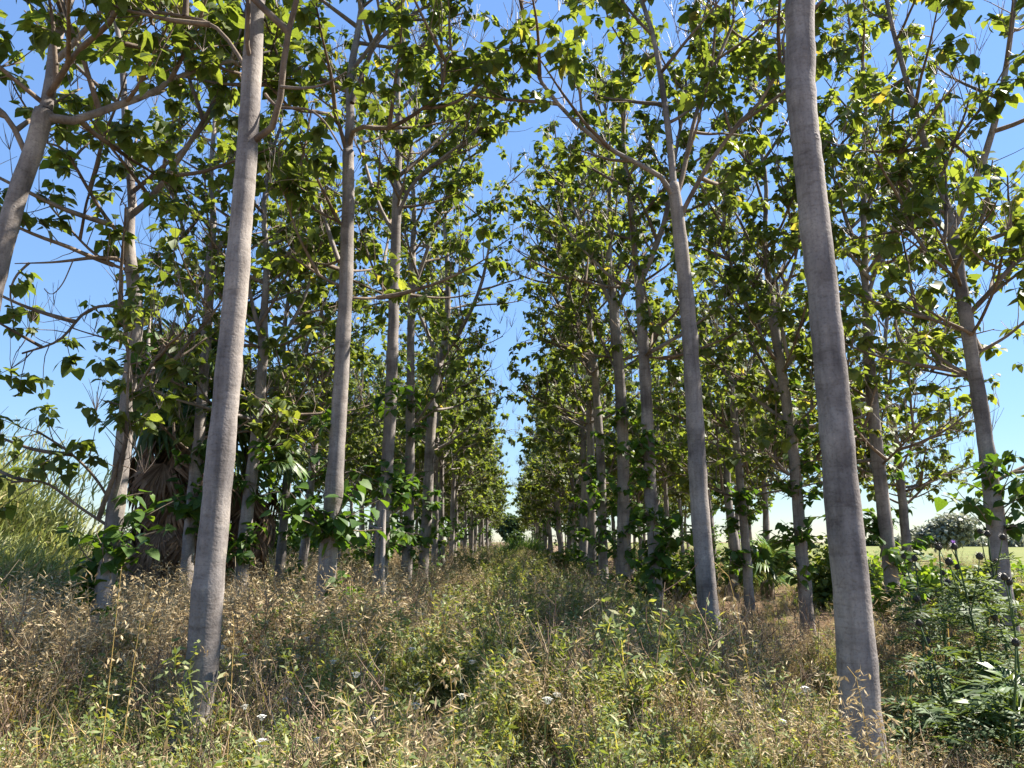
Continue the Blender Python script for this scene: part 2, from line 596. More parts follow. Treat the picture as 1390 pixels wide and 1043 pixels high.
def build_tree(name, label, group, trunk, r0, r1, leaders, seed, near=False, individual=0, shoots=(),
               leaf_size=0.13, dens=0.9, limbs_n=15, crown_from=0.0, limb_len=1.9, bare=(), scars=6, low=None):
    """trunk: world control points from ground to fork; leaders: (world pts, r_start); shoots: (fraction, side az, n, size)."""
    rng = np.random.default_rng(seed)
    base = np.array((trunk[0][0], trunk[0][1], float(gz(trunk[0][0], trunk[0][1]))))
    root = empty(name, base, label, 'tree', group)
    # trunk
    n = 70 if near else 16
    tp = smooth_path(np.vstack([np.array(trunk[0]) - (0, 0, 0.15)] + [np.asarray(q, float) for q in trunk]), n)
    s = np.linspace(0, 1, n)
    rad = r0 + (r1 - r0) * s
    rad = rad * (1 + 0.5 * np.exp(-s * 20))
    for c_ in rng.uniform(0.08, 1.0, 9):
        rad = rad * (1 + rng.uniform(0.02, 0.09) * np.exp(-((s - c_) / 0.018) ** 2))
    b = MB()
    tp[1:, :2] += np.cumsum(rng.normal(0, r0 * (0.018 if near else 0.05), (n - 1, 2)), 0)
    tube(b, tp, rad, 18 if near else 9, wob=0.022, rng=rng)
    trunk_o = obj('trunk', b.mesh('trunk', M_BARK, True, base), root)
    if near:
        for k in range(scars):   # knots where old branches fell away
            f = rng.uniform(0.25, 0.95)
            p, T = along(tp, f)
            R = r0 + (r1 - r0) * f
            d = perp_dir(T, rng.uniform(0, 6.28), math.pi / 2)
            bb = MB()
            th = np.linspace(0, 2 * np.pi, 10, endpoint=False)
            a = np.cross(d, T)
            rings = []
            for rr, hh in ((1.0, -0.10), (0.75, 0.05), (0.5, 0.07), (0.25, 0.03)):
                q = R * 0.48 * rr
                ring = p + d * (R * (0.93 + 0.9 * hh)) + a * (np.cos(th) * q)[:, None] + T * (np.sin(th) * q * 0.75)[:, None]
                ring = ring - d * (R * 0.5 * (np.cos(th) * 0.55 * rr) ** 2)[:, None]
                rings.append(ring)
            ii = np.arange(3)[:, None] * 10
            jj = np.arange(10)[None]
            bb.add(np.concatenate(rings), np.stack([ii + jj, ii + (jj + 1) % 10, ii + 10 + (jj + 1) % 10, ii + 10 + jj], -1).reshape(-1, 4))
            bb.f.append(np.array([[30 + q for q in range(10)]]))
            obj('knot', bb.mesh('knot', M_BARK, True, base), trunk_o)
    # leaders and limbs
    if low is None:
        low = (3 if abs(base[0]) < 3.2 else 7, 0.45, 1.0, 1.7) if near and base[1] > 12 else (0, 0, 0, 0)
    leaders = list(leaders)
    limbs_n = limbs_n + 2.2 * low[0]
    for k in range(low[0]):
        p, T = along(tp, rng.uniform(low[1], low[2]) * 0.999)
        a_ = k * 2.4 + seed + rng.normal(0, 0.4)
        leaders.append((list(arch(p, np.array((math.cos(a_), math.sin(a_), rng.uniform(0.0, 0.6))), low[3] * rng.uniform(0.6, 1.15), rng.uniform(0.1, 0.9), rng, 5, 0.08)), 0.022))
    limb_list = []
    lead_paths = []
    for pts, rs in leaders:
        lp = smooth_path(pts, 12)
        lead_paths.append(lp)
        limb_list.append((lp, np.linspace(rs, 0.012, 12), 1.0))
    tot = sum(np.linalg.norm(np.diff(p, axis=0), axis=1).sum() for p in lead_paths)
    twig_src = [(p, 0.45) for p in lead_paths]
    az = rng.uniform(0, 6.28)
    for lp in lead_paths:
        ln = np.linalg.norm(np.diff(lp, axis=0), axis=1).sum()
        m = max(2, int(round(1.25 * limbs_n * ln / tot)))
        for k in range(m):
            f = crown_from + (0.97 - crown_from) * (k + rng.uniform(0.1, 0.9)) / m
            p, T = along(lp, f)
            az += 2.4 + rng.normal(0, 0.5)
            d = perp_dir(T, az, math.radians(rng.uniform(48, 72)))
            if d[2] < -0.1:
                d[2] = 0.1
            L = limb_len * rng.uniform(0.65, 1.2) * (1 - 0.45 * f)
            q = arch(p, d, L, rng.uniform(0.1, 0.9), rng)
            limb_list.append((q, np.linspace(0.03 * L / 1.9 + 0.006, 0.008, len(q)), 0.5))
            twig_src.append((q, 0.25))
    for pts, rs in bare:
        lp = smooth_path(pts, 10)
        limb_list.append((lp, np.linspace(rs, 0.006, 10), 0.5))
    if near:
        for q, rr, w in limb_list:
            bb = MB()
            tube(bb, smooth_path(q, 14), np.interp(np.linspace(0, 1, 14), np.linspace(0, 1, len(rr)), rr), 8 if w > 0.9 else 6, wob=0.03, rng=rng)
            obj('branch', bb.mesh('branch', M_BARK if rr[0] > 0.035 else M_TWIG, True, base), root)
    else:
        bb = MB()
        for q, rr, w in limb_list:
            tube(bb, q, rr, 5, rng=rng)
        obj('branches', bb.mesh('branches', M_BARK, True, base), root, kind='stuff')
    # twigs, leaves, dry panicles
    tw = MB()
    pan = MB()
    lp_, lazz, lsz = [], [], []
    for q, f0 in twig_src:
        L = np.linalg.norm(np.diff(q, axis=0), axis=1).sum()
        m = max(3, int(L / 0.165 * dens))
        for k in range(m):
            f = f0 + (1 - f0) * (k + rng.uniform(0, 1)) / m
            p, T = along(q, min(f, 0.999))
            d = perp_dir(T, rng.uniform(0, 6.28), math.radians(rng.uniform(25, 75)))
            tl = rng.uniform(0.25, 0.75)
            t = arch(p, d, tl, rng.uniform(-0.2, 0.9), rng, 4, 0.1)
            tube(tw, t, np.linspace(0.008, 0.003, 5), 3, cap=False, rng=rng)
            if rng.random() < 0.24:
                # dead upright seed panicle
                for c in range(rng.integers(3, 7)):
                    pp = t[-1]
                    dd = np.array((rng.normal(0, 0.4), rng.normal(0, 0.4), 1.0))
                    sp = arch(pp, dd, rng.uniform(0.2, 0.55), 0.4, rng, 3, 0.12)
                    tube(pan, sp, np.linspace(0.005, 0.0025, 4), 3, cap=False, rng=rng)
                continue
            if rng.random() < 0.12:
                continue
            nl = rng.integers(9, 19)
            fr = rng.uniform(0.35, 1.0, nl) ** 0.7
            for x in fr:
                a, _ = along(t, min(x, 0.999))
                lp_.append(a)
            lazz.append(rng.uniform(0, 6.28, nl))
            lsz.append(leaf_size * rng.uniform(0.45, 1.3, nl) * rng.uniform(0.75, 1.25))
    P = np.array(lp_)
    A = np.concatenate(lazz)
    S = np.concatenate(lsz)
    # epicormic shoots on the trunk, with big leaves
    shp, sha, shs = [], [], []
    shoots = list(shoots)
    if near and base[1] > 12:
        shoots += [(rng.uniform(0.12, 0.62), rng.uniform(0, 6.28), 16, 0.19) for _ in range(6)]
    for f, saz, nl, size in shoots:
        p, T = along(tp, f)
        R = r0 + (r1 - r0) * f
        size = size * 0.82
        for c in range(max(2, nl // 4)):
            d = np.array((math.cos(saz + rng.normal(0, 0.7)), math.sin(saz + rng.normal(0, 0.7)), rng.uniform(0.0, 0.7)))
            t = arch(p + rng.normal(0, 0.12) * T, d, rng.uniform(0.35, 0.85) * (0.5 + size * 2.5), rng.uniform(-0.1, 0.8), rng, 5, 0.1)
            tube(tw, t, np.linspace(0.010, 0.004, 6), 4, cap=False, rng=rng)
            for x in rng.uniform(0.2, 1, 9):
                a, _ = along(t, min(x, 0.999))
                shp.append(a)
                sha.append(rng.uniform(0, 6.28))
                shs.append(size * rng.uniform(0.6, 1.25))
    obj('twigs', tw.mesh('twigs', M_TWIG, False, base), root, kind='stuff')
    if pan.n:
        obj('seed_panicles', pan.mesh('seed_panicles', M_PANICLE, False, base), root, kind='stuff')
    Mx = rot_mats(A, rng.normal(-0.45, 0.45, len(P)), rng.normal(0, 0.45, len(P)))
    rest = np.ones(len(P), bool)
    if individual:
        u, v, z = project(P)
        px = FPX * S / np.maximum(z, 0.1)
        ok = (u > -20) & (u < 1410) & (v > -20) & (v < 1060) & (z > 1) & (px > 9.5)
        idx = np.where(ok)[0]
        idx = idx[np.argsort(-px[idx])][:individual]
        rest[idx] = False
        leaf_objects(root, base, P[idx], Mx[idx], S[idx], M_LEAF)
    b = MB()
    if near and base[1] < 10:
        stamp(b, LV, [LF_Q, LF_T], P[rest], Mx[rest], S[rest])
    else:
        stamp(b, SV, [SF_T], P[rest], Mx[rest], S[rest])
    obj('crown', b.mesh('crown', M_LEAF, True, base), root, kind='stuff')
    if shp:
        Q, A2, S2 = np.array(shp), np.array(sha), np.array(shs)
        M2 = rot_mats(A2, rng.normal(-0.35, 0.35, len(Q)), rng.normal(0, 0.35, len(Q)))
        if near:
            leaf_objects(root, base, Q, M2, S2, M_SHOOT)
        else:
            b = MB()
            stamp(b, SV, [SF_T], Q, M2, S2)
            obj('shoot_leaves', b.mesh('shoot_leaves', M_SHOOT, False, base), root, kind='stuff')
    return root


def px_path(pts, d, dy=0.0, jit=0.0, rng=RNG):
    """Trace photo points at distance d; dy drifts the path in depth along its length."""
    out = []
    for k, (u, v) in enumerate(pts):
        t = k / max(1, len(pts) - 1)
        out.append(at(u, v, d + dy * t + (rng.normal(0, jit) if jit else 0)))
    return out


def to_ground(P):
    """Continue the traced trunk straight to the ground."""
    p0, p1 = np.array(P[0]), np.array(P[1])
    g = float(gz(p0[0], p0[1]))
    t = (p0[2] - g) / (p1[2] - p0[2] + 1e-9)
    q = p0 - (p1 - p0) * min(t, 2.0) * 0.9
    q[2] = g
    return [q] + list(P)


def rise(p, dx, dy, h, rng, n=4):
    """Leader that climbs h metres from p."""
    out = [np.array(p)]
    for k in range(1, n + 1):
        t = k / n
        out.append(np.array(p) + np.array((dx * t + rng.normal(0, 0.10), dy * t + rng.normal(0, 0.12), h * t)))
    return out


R_ = np.random.default_rng(77)
# name -> traced trunks
G_P = 'traced trees on the palm side'


def traced(label, trunk_px, d, w0, w1, lead_px, seed, top=None, **kw):
    """lead_px: list of (points, width px, depth drift, extra climb m)."""
    T = to_ground(px_path(trunk_px, d))
    zc0 = project(np.array([T[1]]))[2][0]
    zc1 = project(np.array([T[-1]]))[2][0]
    r0, r1 = w0 * zc0 / FPX / 2, w1 * zc1 / FPX / 2
    leaders = []
    rg = np.random.default_rng(seed + 1000)
    for pts, w, drift, climb, cdx in lead_px:
        P = px_path(pts, d, drift)
        if climb:
            P = P + rise(P[-1], cdx, rg.normal(0, 0.4), climb, rg)[1:]
        leaders.append((P, w * zc1 / FPX / 2))
    return build_tree('paulownia_tree', label, 'plantation trees', T, r0, r1, leaders, seed, near=True, **kw)


# --- inner row, palm side
traced('pale slightly tilted thick trunk with dry oat grass around its foot',
       [(262, 985), (275, 900), (283, 800), (292, 700), (302, 600), (312, 500), (321, 400), (329, 300), (337, 200), (343, 110), (348, 30), (352, -60)],
       5.6, 46, 22,
       [([(352, -60), (352, -200), (345, -330)], 20, 0.3, 2.4, 0.2),
        ([(340, 195), (362, 182), (378, 155), (383, 110), (386, 70), (398, 20), (420, -60)], 9, -0.5, 1.2, 0.4),
        ([(341, 110), (325, 78), (290, 35), (235, 20), (170, 12)], 6, 0.7, 0.5, -0.4),
        ([(343, 100), (335, 60), (338, 10), (330, -80)], 6, -0.4, 1.5, -0.2)],
       1, individual=300, limbs_n=17, crown_from=0.25, scars=9, dens=0.9,
       bare=[([at(381, 118, 5.3), at(410, 120, 5.2), at(440, 115, 5.0), at(470, 98, 4.9)], 0.014),
             ([at(360, 128, 5.7), at(378, 146, 5.6), at(415, 148, 5.5), at(440, 165, 5.4), at(465, 205, 5.3)], 0.014)])
traced('straight trunk wrapped by large leafy shoots low down, next behind the tilted thick trunk',
       [(434, 880), (440, 820), (447, 740), (453, 660), (459, 570), (465, 470), (469, 370), (471, 280), (472, 205)],
       9.4, 28, 15,
       [([(472, 205), (476, 150), (475, 100), (485, 50), (492, 0)], 12, 0.3, 3.6, 0.3),
        ([(471, 210), (455, 160), (425, 152), (395, 148), (370, 120)], 6, -0.8, 0.8, -0.3),
        ([(473, 200), (485, 172), (520, 176), (552, 162), (590, 135)], 7, -0.6, 0.8, 0.3),
        ([(478, 140), (510, 60), (560, 20), (610, -10)], 7, 0.8, 1.0, 0.3)],
       2, individual=300, limbs_n=24, crown_from=0.1, low=(4, 0.5, 0.95, 1.2),
       shoots=[(0.24, -1.4, 27, 0.2), (0.27, 0.2, 27, 0.21), (0.28, 3.2, 27, 0.22), (0.16, -0.8, 12, 0.15), (0.46, -0.9, 9, 0.15), (0.4, 3.3, 9, 0.15)])
traced('straight slim trunk beside a cut wooden stub, leafy shoots at knee height',
       [(513, 810), (518, 750), (523, 680), (528, 600), (532, 500), (535, 400), (537, 300), (539, 250)],
       13.1, 20, 12,
       [([(539, 250), (542, 190), (540, 120), (548, 50)], 10, 0.3, 2.6, 0.1),
        ([(538, 300), (560, 250), (600, 215), (640, 185)], 6, -0.5, 1.0, 0.4),
        ([(537, 320), (515, 280), (495, 220), (488, 170)], 6, 0.5, 1.0, -0.3)],
       3, individual=300, limbs_n=28,
       shoots=[(0.2, -1.2, 18, 0.2), (0.23, 0.4, 18, 0.2), (0.55, 0.1, 9, 0.14)])
traced('slim trunk between the stub tree and the widely forked tree, palm side of the aisle',
       [(552, 770), (555, 700), (557, 620), (558, 520), (558, 430), (560, 350)],
       16.9, 15, 9,
       [([(560, 350), (562, 280), (558, 200), (566, 130)], 8, 0.2, 1.6, 0.1), ([(558, 400), (580, 340), (600, 280), (625, 230)], 6, -0.4, 1, 0.3)],
       4, individual=120, limbs_n=28, shoots=[(0.2, -1.3, 18, 0.19), (0.4, 0.4, 9, 0.15)])
traced('tree with a low wide fork whose limbs spread over the grassy aisle',
       [(577, 750), (581, 680), (585, 600), (590, 530), (596, 495)],
       20.5, 15, 12,
       [([(596, 495), (606, 450), (608, 380), (604, 300), (612, 220)], 10, 0.2, 1.4, 0.2),
        ([(597, 492), (575, 440), (560, 400), (552, 340)], 6, 0.3, 1.0, -0.3),
        ([(598, 490), (630, 440), (655, 380), (668, 300)], 7, -0.6, 1.0, 0.2)],
       5, individual=60, limbs_n=30, shoots=[(0.25, -1.3, 18, 0.19), (0.3, 0.2, 18, 0.2)])
# --- outer row, palm side
traced('leaning trunk at the plantation edge, long heavy limb reaching toward its neighbour',
       [(-60, 640), (-38, 520), (-10, 400), (8, 330), (28, 260), (50, 195), (62, 150)],
       7.0, 33, 23,
       [([(62, 150), (70, 110), (76, 50), (95, 0), (110, -60)], 17, 0.3, 3.0, 0.1),
        ([(62, 160), (110, 163), (150, 145), (195, 132), (235, 108), (285, 90)], 13, 0.8, 0.6, 0.5),
        ([(40, 220), (10, 160), (-30, 130), (-80, 120)], 8, -0.3, 0.8, -0.4),
        ([(66, 130), (105, 70), (150, 30), (180, -40)], 9, -0.7, 1.0, 0.3)],
       6, individual=300, limbs_n=30, limb_len=1.7)
traced('kinked slender trunk before the palms with a bare horizontal limb and drooping leafy shoots',
       [(137, 850), (146, 790), (158, 700), (168, 620), (177, 530), (187, 455), (187, 400), (179, 340), (180, 285)],
       9.4, 27, 14,
       [([(180, 285), (176, 230), (170, 175), (168, 110), (160, 40)], 12, 0.3, 3.0, -0.1),
        ([(181, 290), (200, 275), (232, 232), (268, 178), (300, 120)], 9, -0.5, 1.2, 0.3),
        ([(180, 340), (140, 290), (110, 240), (85, 200)], 6, -0.6, 0.3, -0.3),
        ([(186, 430), (150, 415), (115, 425), (80, 462), (30, 480)], 5, -0.5, 0, 0),
        ([(160, 700), (130, 650), (95, 615), (50, 585)], 4, -0.5, 0, 0), ([(156, 720), (110, 690), (60, 655), (15, 655)], 4, -0.6, 0, 0)],
       7, individual=300, limbs_n=20, low=(3, 0.45, 0.9, 1.2),
       shoots=[(0.24, 3.1, 27, 0.2), (0.27, -0.6, 18, 0.2), (0.20, 3.6, 27, 0.2), (0.33, 0.0, 18, 0.19), (0.62, -0.3, 9, 0.16)],
       bare=[([at(179, 362, 9.4), at(163, 353, 9.3), at(130, 350, 9.2), at(75, 356, 9.1), at(20, 358, 9.0)], 0.032),
             ([at(40, 357, 9.05), at(22, 375, 9.0), at(14, 400, 9.0), at(22, 440, 8.95)], 0.016),
             ([at(100, 352, 9.1), at(85, 385, 9.1), at(70, 400, 9.1), at(60, 392, 9.1)], 0.008)])
traced('thin trunk standing between the two palms with a high crown',
       [(255, 770), (262, 680), (270, 590), (277, 500), (282, 420), (286, 350)],
       13.2, 18, 12,
       [([(286, 350), (290, 300), (286, 240), (292, 160)], 10, 0.2, 2.2, 0), ([(284, 390), (262, 350), (245, 300), (232, 260)], 6, -0.4, 0.8, -0.2),
        ([(285, 360), (310, 310), (330, 250)], 6, 0.6, 1, 0.2)],
       8, individual=200, limbs_n=24, shoots=[(0.3, -1.2, 27, 0.2), (0.33, 0.2, 27, 0.2), (0.45, -1.5, 18, 0.18)])
traced('brown shaded trunk rising just behind the second palm',
       [(327, 795), (334, 720), (344, 640), (352, 560), (357, 490), (358, 430)],
       13.0, 19, 12,
       [([(358, 430), (362, 360), (358, 280), (370, 200)], 10, 0.2, 2.2, 0), ([(357, 480), (385, 455), (415, 400), (430, 340)], 6, 0.3, 0.8, 0.2),
        ([(357, 470), (340, 400), (332, 330)], 6, -0.5, 1, -0.1)],
       9, individual=200, limbs_n=24)
traced('slender dark trunk that bends near its fork, bright bush behind it',
       [(379, 785), (385, 720), (391, 650), (397, 590), (396, 540), (390, 510)],
       16.9, 14, 9,
       [([(390, 510), (384, 470), (392, 400), (400, 320)], 7, 0.2, 2.2, 0), ([(392, 515), (412, 480), (430, 440), (450, 380)], 6, -0.4, 0.8, 0.2)],
       10, individual=100, limbs_n=24, limb_len=1.7, shoots=[(0.5, 3.0, 18, 0.17)])
traced('slender trunk next to the bent dark one, leafy to half height',
       [(412, 755), (418, 690), (426, 610), (433, 540)],
       20.6, 13, 8,
       [([(433, 540), (438, 470), (436, 380), (445, 290)], 7, 0.2, 1.6, 0), ([(433, 530), (415, 470), (405, 400)], 5, -0.4, 0.8, -0.2)],
       12, individual=40, limbs_n=26, shoots=[(0.4, -1.5, 18, 0.18), (0.6, 0.2, 18, 0.17)])
# --- inner row, thistle side
traced('thickest trunk, smooth grey bark with a swollen crook high up, oat stalks at its foot',
       [(1170, 1010), (1165, 930), (1158, 820), (1148, 720), (1139, 620), (1131, 530), (1122, 430), (1112, 340), (1102, 260), (1093, 190), (1086, 140), (1085, 80), (1084, 20), (1086, -40)],
       5.35, 52, 34,
       [([(1086, -40), (1075, -140), (1065, -260)], 24, 0.3, 1.8, -0.2), ([(1088, -30), (1115, -110), (1150, -200)], 20, -0.4, 1.5, 0.5)],
       13, individual=0, limbs_n=11, crown_from=0.3, scars=9, dens=0.7)
traced('tall trunk with a long limb arching over the aisle and two steep limbs',
       [(969, 900), (963, 840), (957, 770), (951, 690), (946, 610), (941, 530), (934, 440), (926, 360), (919, 285), (914, 250)],
       9.3, 30, 16,
       [([(914, 250), (910, 200), (902, 140), (893, 80), (880, 25), (862, -20)], 11, 0.3, 2.0, -0.2),
        ([(916, 268), (895, 238), (856, 218), (796, 180), (742, 122), (722, 80), (708, 15)], 8, -0.8, 0.8, -0.1),
        ([(918, 270), (930, 225), (946, 150), (973, 83), (998, 20)], 7, 0.4, 1.6, 0.2),
        ([(921, 300), (952, 240), (993, 180), (1036, 133), (1066, 75)], 7, -0.5, 0.8, 0.3)],
       14, individual=300, limbs_n=30, limb_len=1.6, crown_from=0.12)
traced('slim trunk hidden in leafy shoots low down, forking in a narrow V',
       [(892, 868), (890, 810), (887, 740), (882, 660), (877, 570), (871, 470), (866, 390)],
       13.1, 19, 13,
       [([(866, 390), (861, 340), (855, 270), (846, 190), (850, 110)], 10, 0.3, 2.0, -0.1),
        ([(867, 388), (886, 345), (905, 290), (915, 220), (930, 140)], 9, -0.3, 1.6, 0.2)],
       15, individual=300, limbs_n=30,
       shoots=[(0.14, 3.0, 18, 0.2), (0.22, -1.6, 27, 0.21), (0.27, -0.4, 27, 0.21), (0.33, 3.2, 18, 0.2), (0.45, -1.5, 18, 0.19)])
traced('thick straight trunk inside the row with a leaf collar at mid height',
       [(846, 790), (846, 720), (845, 640), (844, 570), (839, 490), (833, 410)],
       16.7, 19, 13,
       [([(833, 410), (826, 350), (828, 280), (818, 200)], 11, 0.2, 1.8, 0), ([(833, 420), (805, 360), (790, 310), (765, 250)], 7, -0.5, 0.8, -0.2),
        ([(834, 430), (855, 370), (862, 310)], 6, 0.4, 1, 0.1)],
       16, individual=120, limbs_n=30, shoots=[(0.62, -1.5, 27, 0.2), (0.56, 0.0, 9, 0.18), (0.2, -0.5, 18, 0.2)])
traced('slender trunk with a leafy shoot collar, next to the thick straight one in its row',
       [(820, 800), (818, 730), (816, 640), (812, 570), (807, 500)],
       18.6, 14, 10,
       [([(807, 500), (800, 430), (803, 350), (795, 270)], 9, 0.2, 1.2, 0), ([(808, 505), (785, 440), (768, 380), (750, 320)], 6, -0.4, 0.8, -0.2)],
       17, individual=60, limbs_n=30, shoots=[(0.3, -1.4, 18, 0.2), (0.55, 3.0, 9, 0.18)])
traced('very straight slender trunk in the aisle-side row, bare to its first limbs',
       [(804, 790), (804, 720), (803, 640), (801, 560), (800, 500)],
       20.3, 13, 9,
       [([(800, 500), (798, 420), (790, 340), (794, 270)], 8, 0.2, 1, 0), ([(800, 500), (778, 450), (752, 400), (738, 350)], 6, -0.4, 0.8, -0.1)],
       18, individual=60, limbs_n=30)
# --- outer rows, thistle side
traced('trunk forking in a tall V behind the thistles',
       [(1366, 830), (1358, 760), (1350, 690), (1340, 610), (1329, 530), (1316, 450), (1304, 370), (1294, 305)],
       9.2, 26, 15,
       [([(1294, 305), (1276, 252), (1255, 195), (1234, 120), (1212, 40), (1200, -30)], 10, 0.3, 2.6, -0.2),
        ([(1295, 308), (1312, 275), (1335, 218), (1358, 135), (1370, 60), (1378, -20)], 10, -0.5, 2.6, 0.2),
        ([(1312, 430), (1345, 395), (1385, 350), (1430, 330)], 7, -0.5, 0.6, 0.4),
        ([(1300, 330), (1270, 300), (1240, 255), (1222, 230)], 6, 0.6, 0.6, -0.3)],
       19, individual=300, limbs_n=26, limb_len=1.6, dens=1.0, low=(9, 0.38, 0.95, 1.5),
       shoots=[(0.34, 3.0, 18, 0.17), (0.37, -0.5, 27, 0.18), (0.42, -1.8, 18, 0.17), (0.3, 0.3, 18, 0.17)])
traced('slim trunk with a large-leaved sucker at its foot behind the thickest trunk',
       [(1218, 860), (1211, 800), (1202, 720), (1193, 640), (1184, 560), (1178, 480), (1175, 400)],
       13.0, 20, 13,
       [([(1175, 400), (1173, 320), (1172, 220), (1176, 120)], 10, 0.2, 2.4, 0), ([(1176, 410), (1195, 350), (1220, 300), (1235, 250)], 6, -0.4, 0.8, 0.3),
        ([(1176, 400), (1160, 330), (1140, 270), (1128, 220)], 6, 0.3, 0.8, -0.2)],
       20, individual=300, limbs_n=32,
       shoots=[(0.10, -1.5, 27, 0.25), (0.13, 3.4, 27, 0.24), (0.14, 0.0, 18, 0.24), (0.05, -1.0, 18, 0.22), (0.5, -0.4, 9, 0.17)])
traced('trunk on bare reddish soil with a low crown, alongside the small fan palm clump',
       [(1098, 868), (1093, 800), (1087, 730), (1081, 650), (1072, 570), (1058, 480), (1046, 400)],
       13.6, 18, 12,
       [([(1046, 400), (1038, 330), (1040, 250), (1030, 180)], 9, 0.2, 2.0, 0), ([(1050, 430), (1075, 370), (1085, 320)], 6, -0.3, 0.8, 0.2),
        ([(1060, 500), (1030, 450), (1005, 400), (990, 350)], 6, -0.5, 0.6, -0.2)],
       21, individual=300, limbs_n=32, shoots=[(0.4, 3.0, 18, 0.19), (0.5, 0.1, 27, 0.19), (0.56, -1.4, 18, 0.19)])
traced('slim trunk behind bare soil, between the small fan palm clump and the tall arching-limb tree',
       [(1018, 838), (1014, 770), (1008, 690), (1001, 610), (996, 550)],
       17.6, 14, 9,
       [([(996, 550), (990, 480), (994, 400), (986, 310)], 8, 0.2, 1.6, 0), ([(998, 570), (1020, 510), (1030, 440)], 5, -0.4, 0.8, 0.1)],
       22, individual=80, limbs_n=30, shoots=[(0.3, 3.0, 18, 0.19), (0.5, 0.1, 18, 0.18)])
traced('thin outermost trunk at the edge of the sunny field',
       [(1231, 750), (1226, 690), (1218, 620), (1209, 560)],
       19.5, 14, 9,
       [([(1209, 560), (1200, 490), (1205, 410), (1196, 330)], 8, 0.2, 1.5, 0), ([(1212, 580), (1235, 530), (1255, 470)], 6, -0.4, 0.8, 0.2)],
       23, individual=60, limbs_n=30, limb_len=2.0, shoots=[(0.3, 0.0, 18, 0.19)])

# --- prototypes for the rest of the rows
protos = []
for k in range(7):
    rg = np.random.default_rng(300 + k)
    hf = rg.uniform(3.8, 5.6)
    lean = rg.normal(0, 0.15, 2)
    T = [np.array((0, 0, 0.0)), np.array((lean[0] * 0.3 + rg.normal(0, 0.05), lean[1] * 0.3, hf * 0.35)),
         np.array((lean[0] * 0.7 + rg.normal(0, 0.05), lean[1] * 0.6, hf * 0.7)), np.array((lean[0], lean[1], hf))]
    top = T[-1]
    H = rg.uniform(10.2, 11.8)
    a = rg.uniform(0, 6.28)
    lead = [(rise(top, rg.normal(0, 0.3), rg.normal(0, 0.3), H - hf, rg, 5), 0.065)]
    for q in range(2):
        aa = a + q * math.pi + rg.normal(0, 0.3)
        pth = arch(top - (0, 0, rg.uniform(0, 0.5)), np.array((math.cos(aa), math.sin(aa), 0.7)), rg.uniform(2.6, 3.6), 1.2, rg, 5, 0.06)
        lead.append((list(pth), 0.045))
    for q in range(5):
        f = rg.uniform(0.7, 0.98)
        p, _ = along(smooth_path(T, 12), f)
        aa = a + 1.3 * q + rg.normal(0, 0.3)
        lead.append((list(arch(p, np.array((math.cos(aa), math.sin(aa), 0.35)), rg.uniform(1.3, 2.1), 0.6, rg, 5, 0.07)), 0.028))
    o = build_tree('paulownia_tree', 'x', 'x', T, rg.uniform(0.115, 0.15), 0.075, lead, 400 + k, near=False, limbs_n=40, limb_len=1.6,
                   leaf_size=0.155, dens=0.95, shoots=[(rg.uniform(0.1, 0.7), rg.uniform(0, 6.28), 12, 0.18) for _ in range(5)])
    protos.append(o)

ROWS = [(-2.42, 24.2, 112, 'palm', 0), (2.42, 24.0, 112, 'thistle', 0),
        (-5.25, 24.3, 95, 'palm', 1), (5.95, 21.5, 95, 'thistle', 1),
        (-8.2, 33.0, 70, 'palm', 2), (9.4, 25.5, 70, 'thistle', 2), (12.6, 42, 70, 'thistle', 3)]
ORD = ['aisle-side row', 'second row', 'third row', 'outermost row']
ANCH = {(0, 'palm'): 'low wide-forked tree', (0, 'thistle'): 'very straight slender trunk',
        (1, 'palm'): 'leafy slender trunk beside the bent one', (1, 'thistle'): 'slim trunk behind bare soil'}
cnt = 0
for x0, y0, y1, side, r in ROWS:
    y = y0
    k_ = 0
    while y < y1:
        src = protos[cnt % 7] if cnt < 7 else protos[int(R_.integers(0, 7))]
        o = src if cnt < 7 else copy_tree(src)
        cnt += 1
        x = x0 + math.copysign(0.006 * (y - 24), x0) + R_.normal(0, 0.14)
        yy = y + R_.normal(0, 0.2)
        o.location = (x, yy, float(gz(x, yy)))
        o.rotation_euler = (0, 0, R_.uniform(0, 6.28))
        s = R_.uniform(0.9, 1.1)
        o.scale = (s, s, s * R_.uniform(0.95, 1.08))
        if k_ < 4 and (r, side) in ANCH:
            o['label'] = '%s tree beyond the %s in the %s' % (('first', 'second', 'third', 'fourth')[k_], ANCH[(r, side)], ORD[r])
        elif k_ < 4:
            o['label'] = '%s tree from the open end of the %s, %s side' % (('first', 'second', 'third', 'fourth')[k_], ORD[r], side)
        else:
            o['label'] = 'slender plantation tree far down the %s on the %s side' % (ORD[r], side)
        k_ += 1
        o['group'] = 'distant trees of the %s, %s side' % (ORD[r], side)
        y += 3.7

# ------------------------------------------------------------------ fan palms
M_FAN = leaf_material('fan_leaf', [(0, (0.05, 0.10, 0.03)), (0.5, (0.08, 0.14, 0.045)), (1, (0.14, 0.19, 0.07))], trans=0.3, tint=(1.8, 1.6, 0.6), rough=0.4, spec=0.4)
M_DEADFAN = leaf_material('dead_fan_leaf', [(0, (0.10, 0.065, 0.04)), (0.5, (0.18, 0.12, 0.08)), (1, (0.28, 0.2, 0.135))], trans=0.15, tint=(1.1, 1, 0.8), rough=0.8)


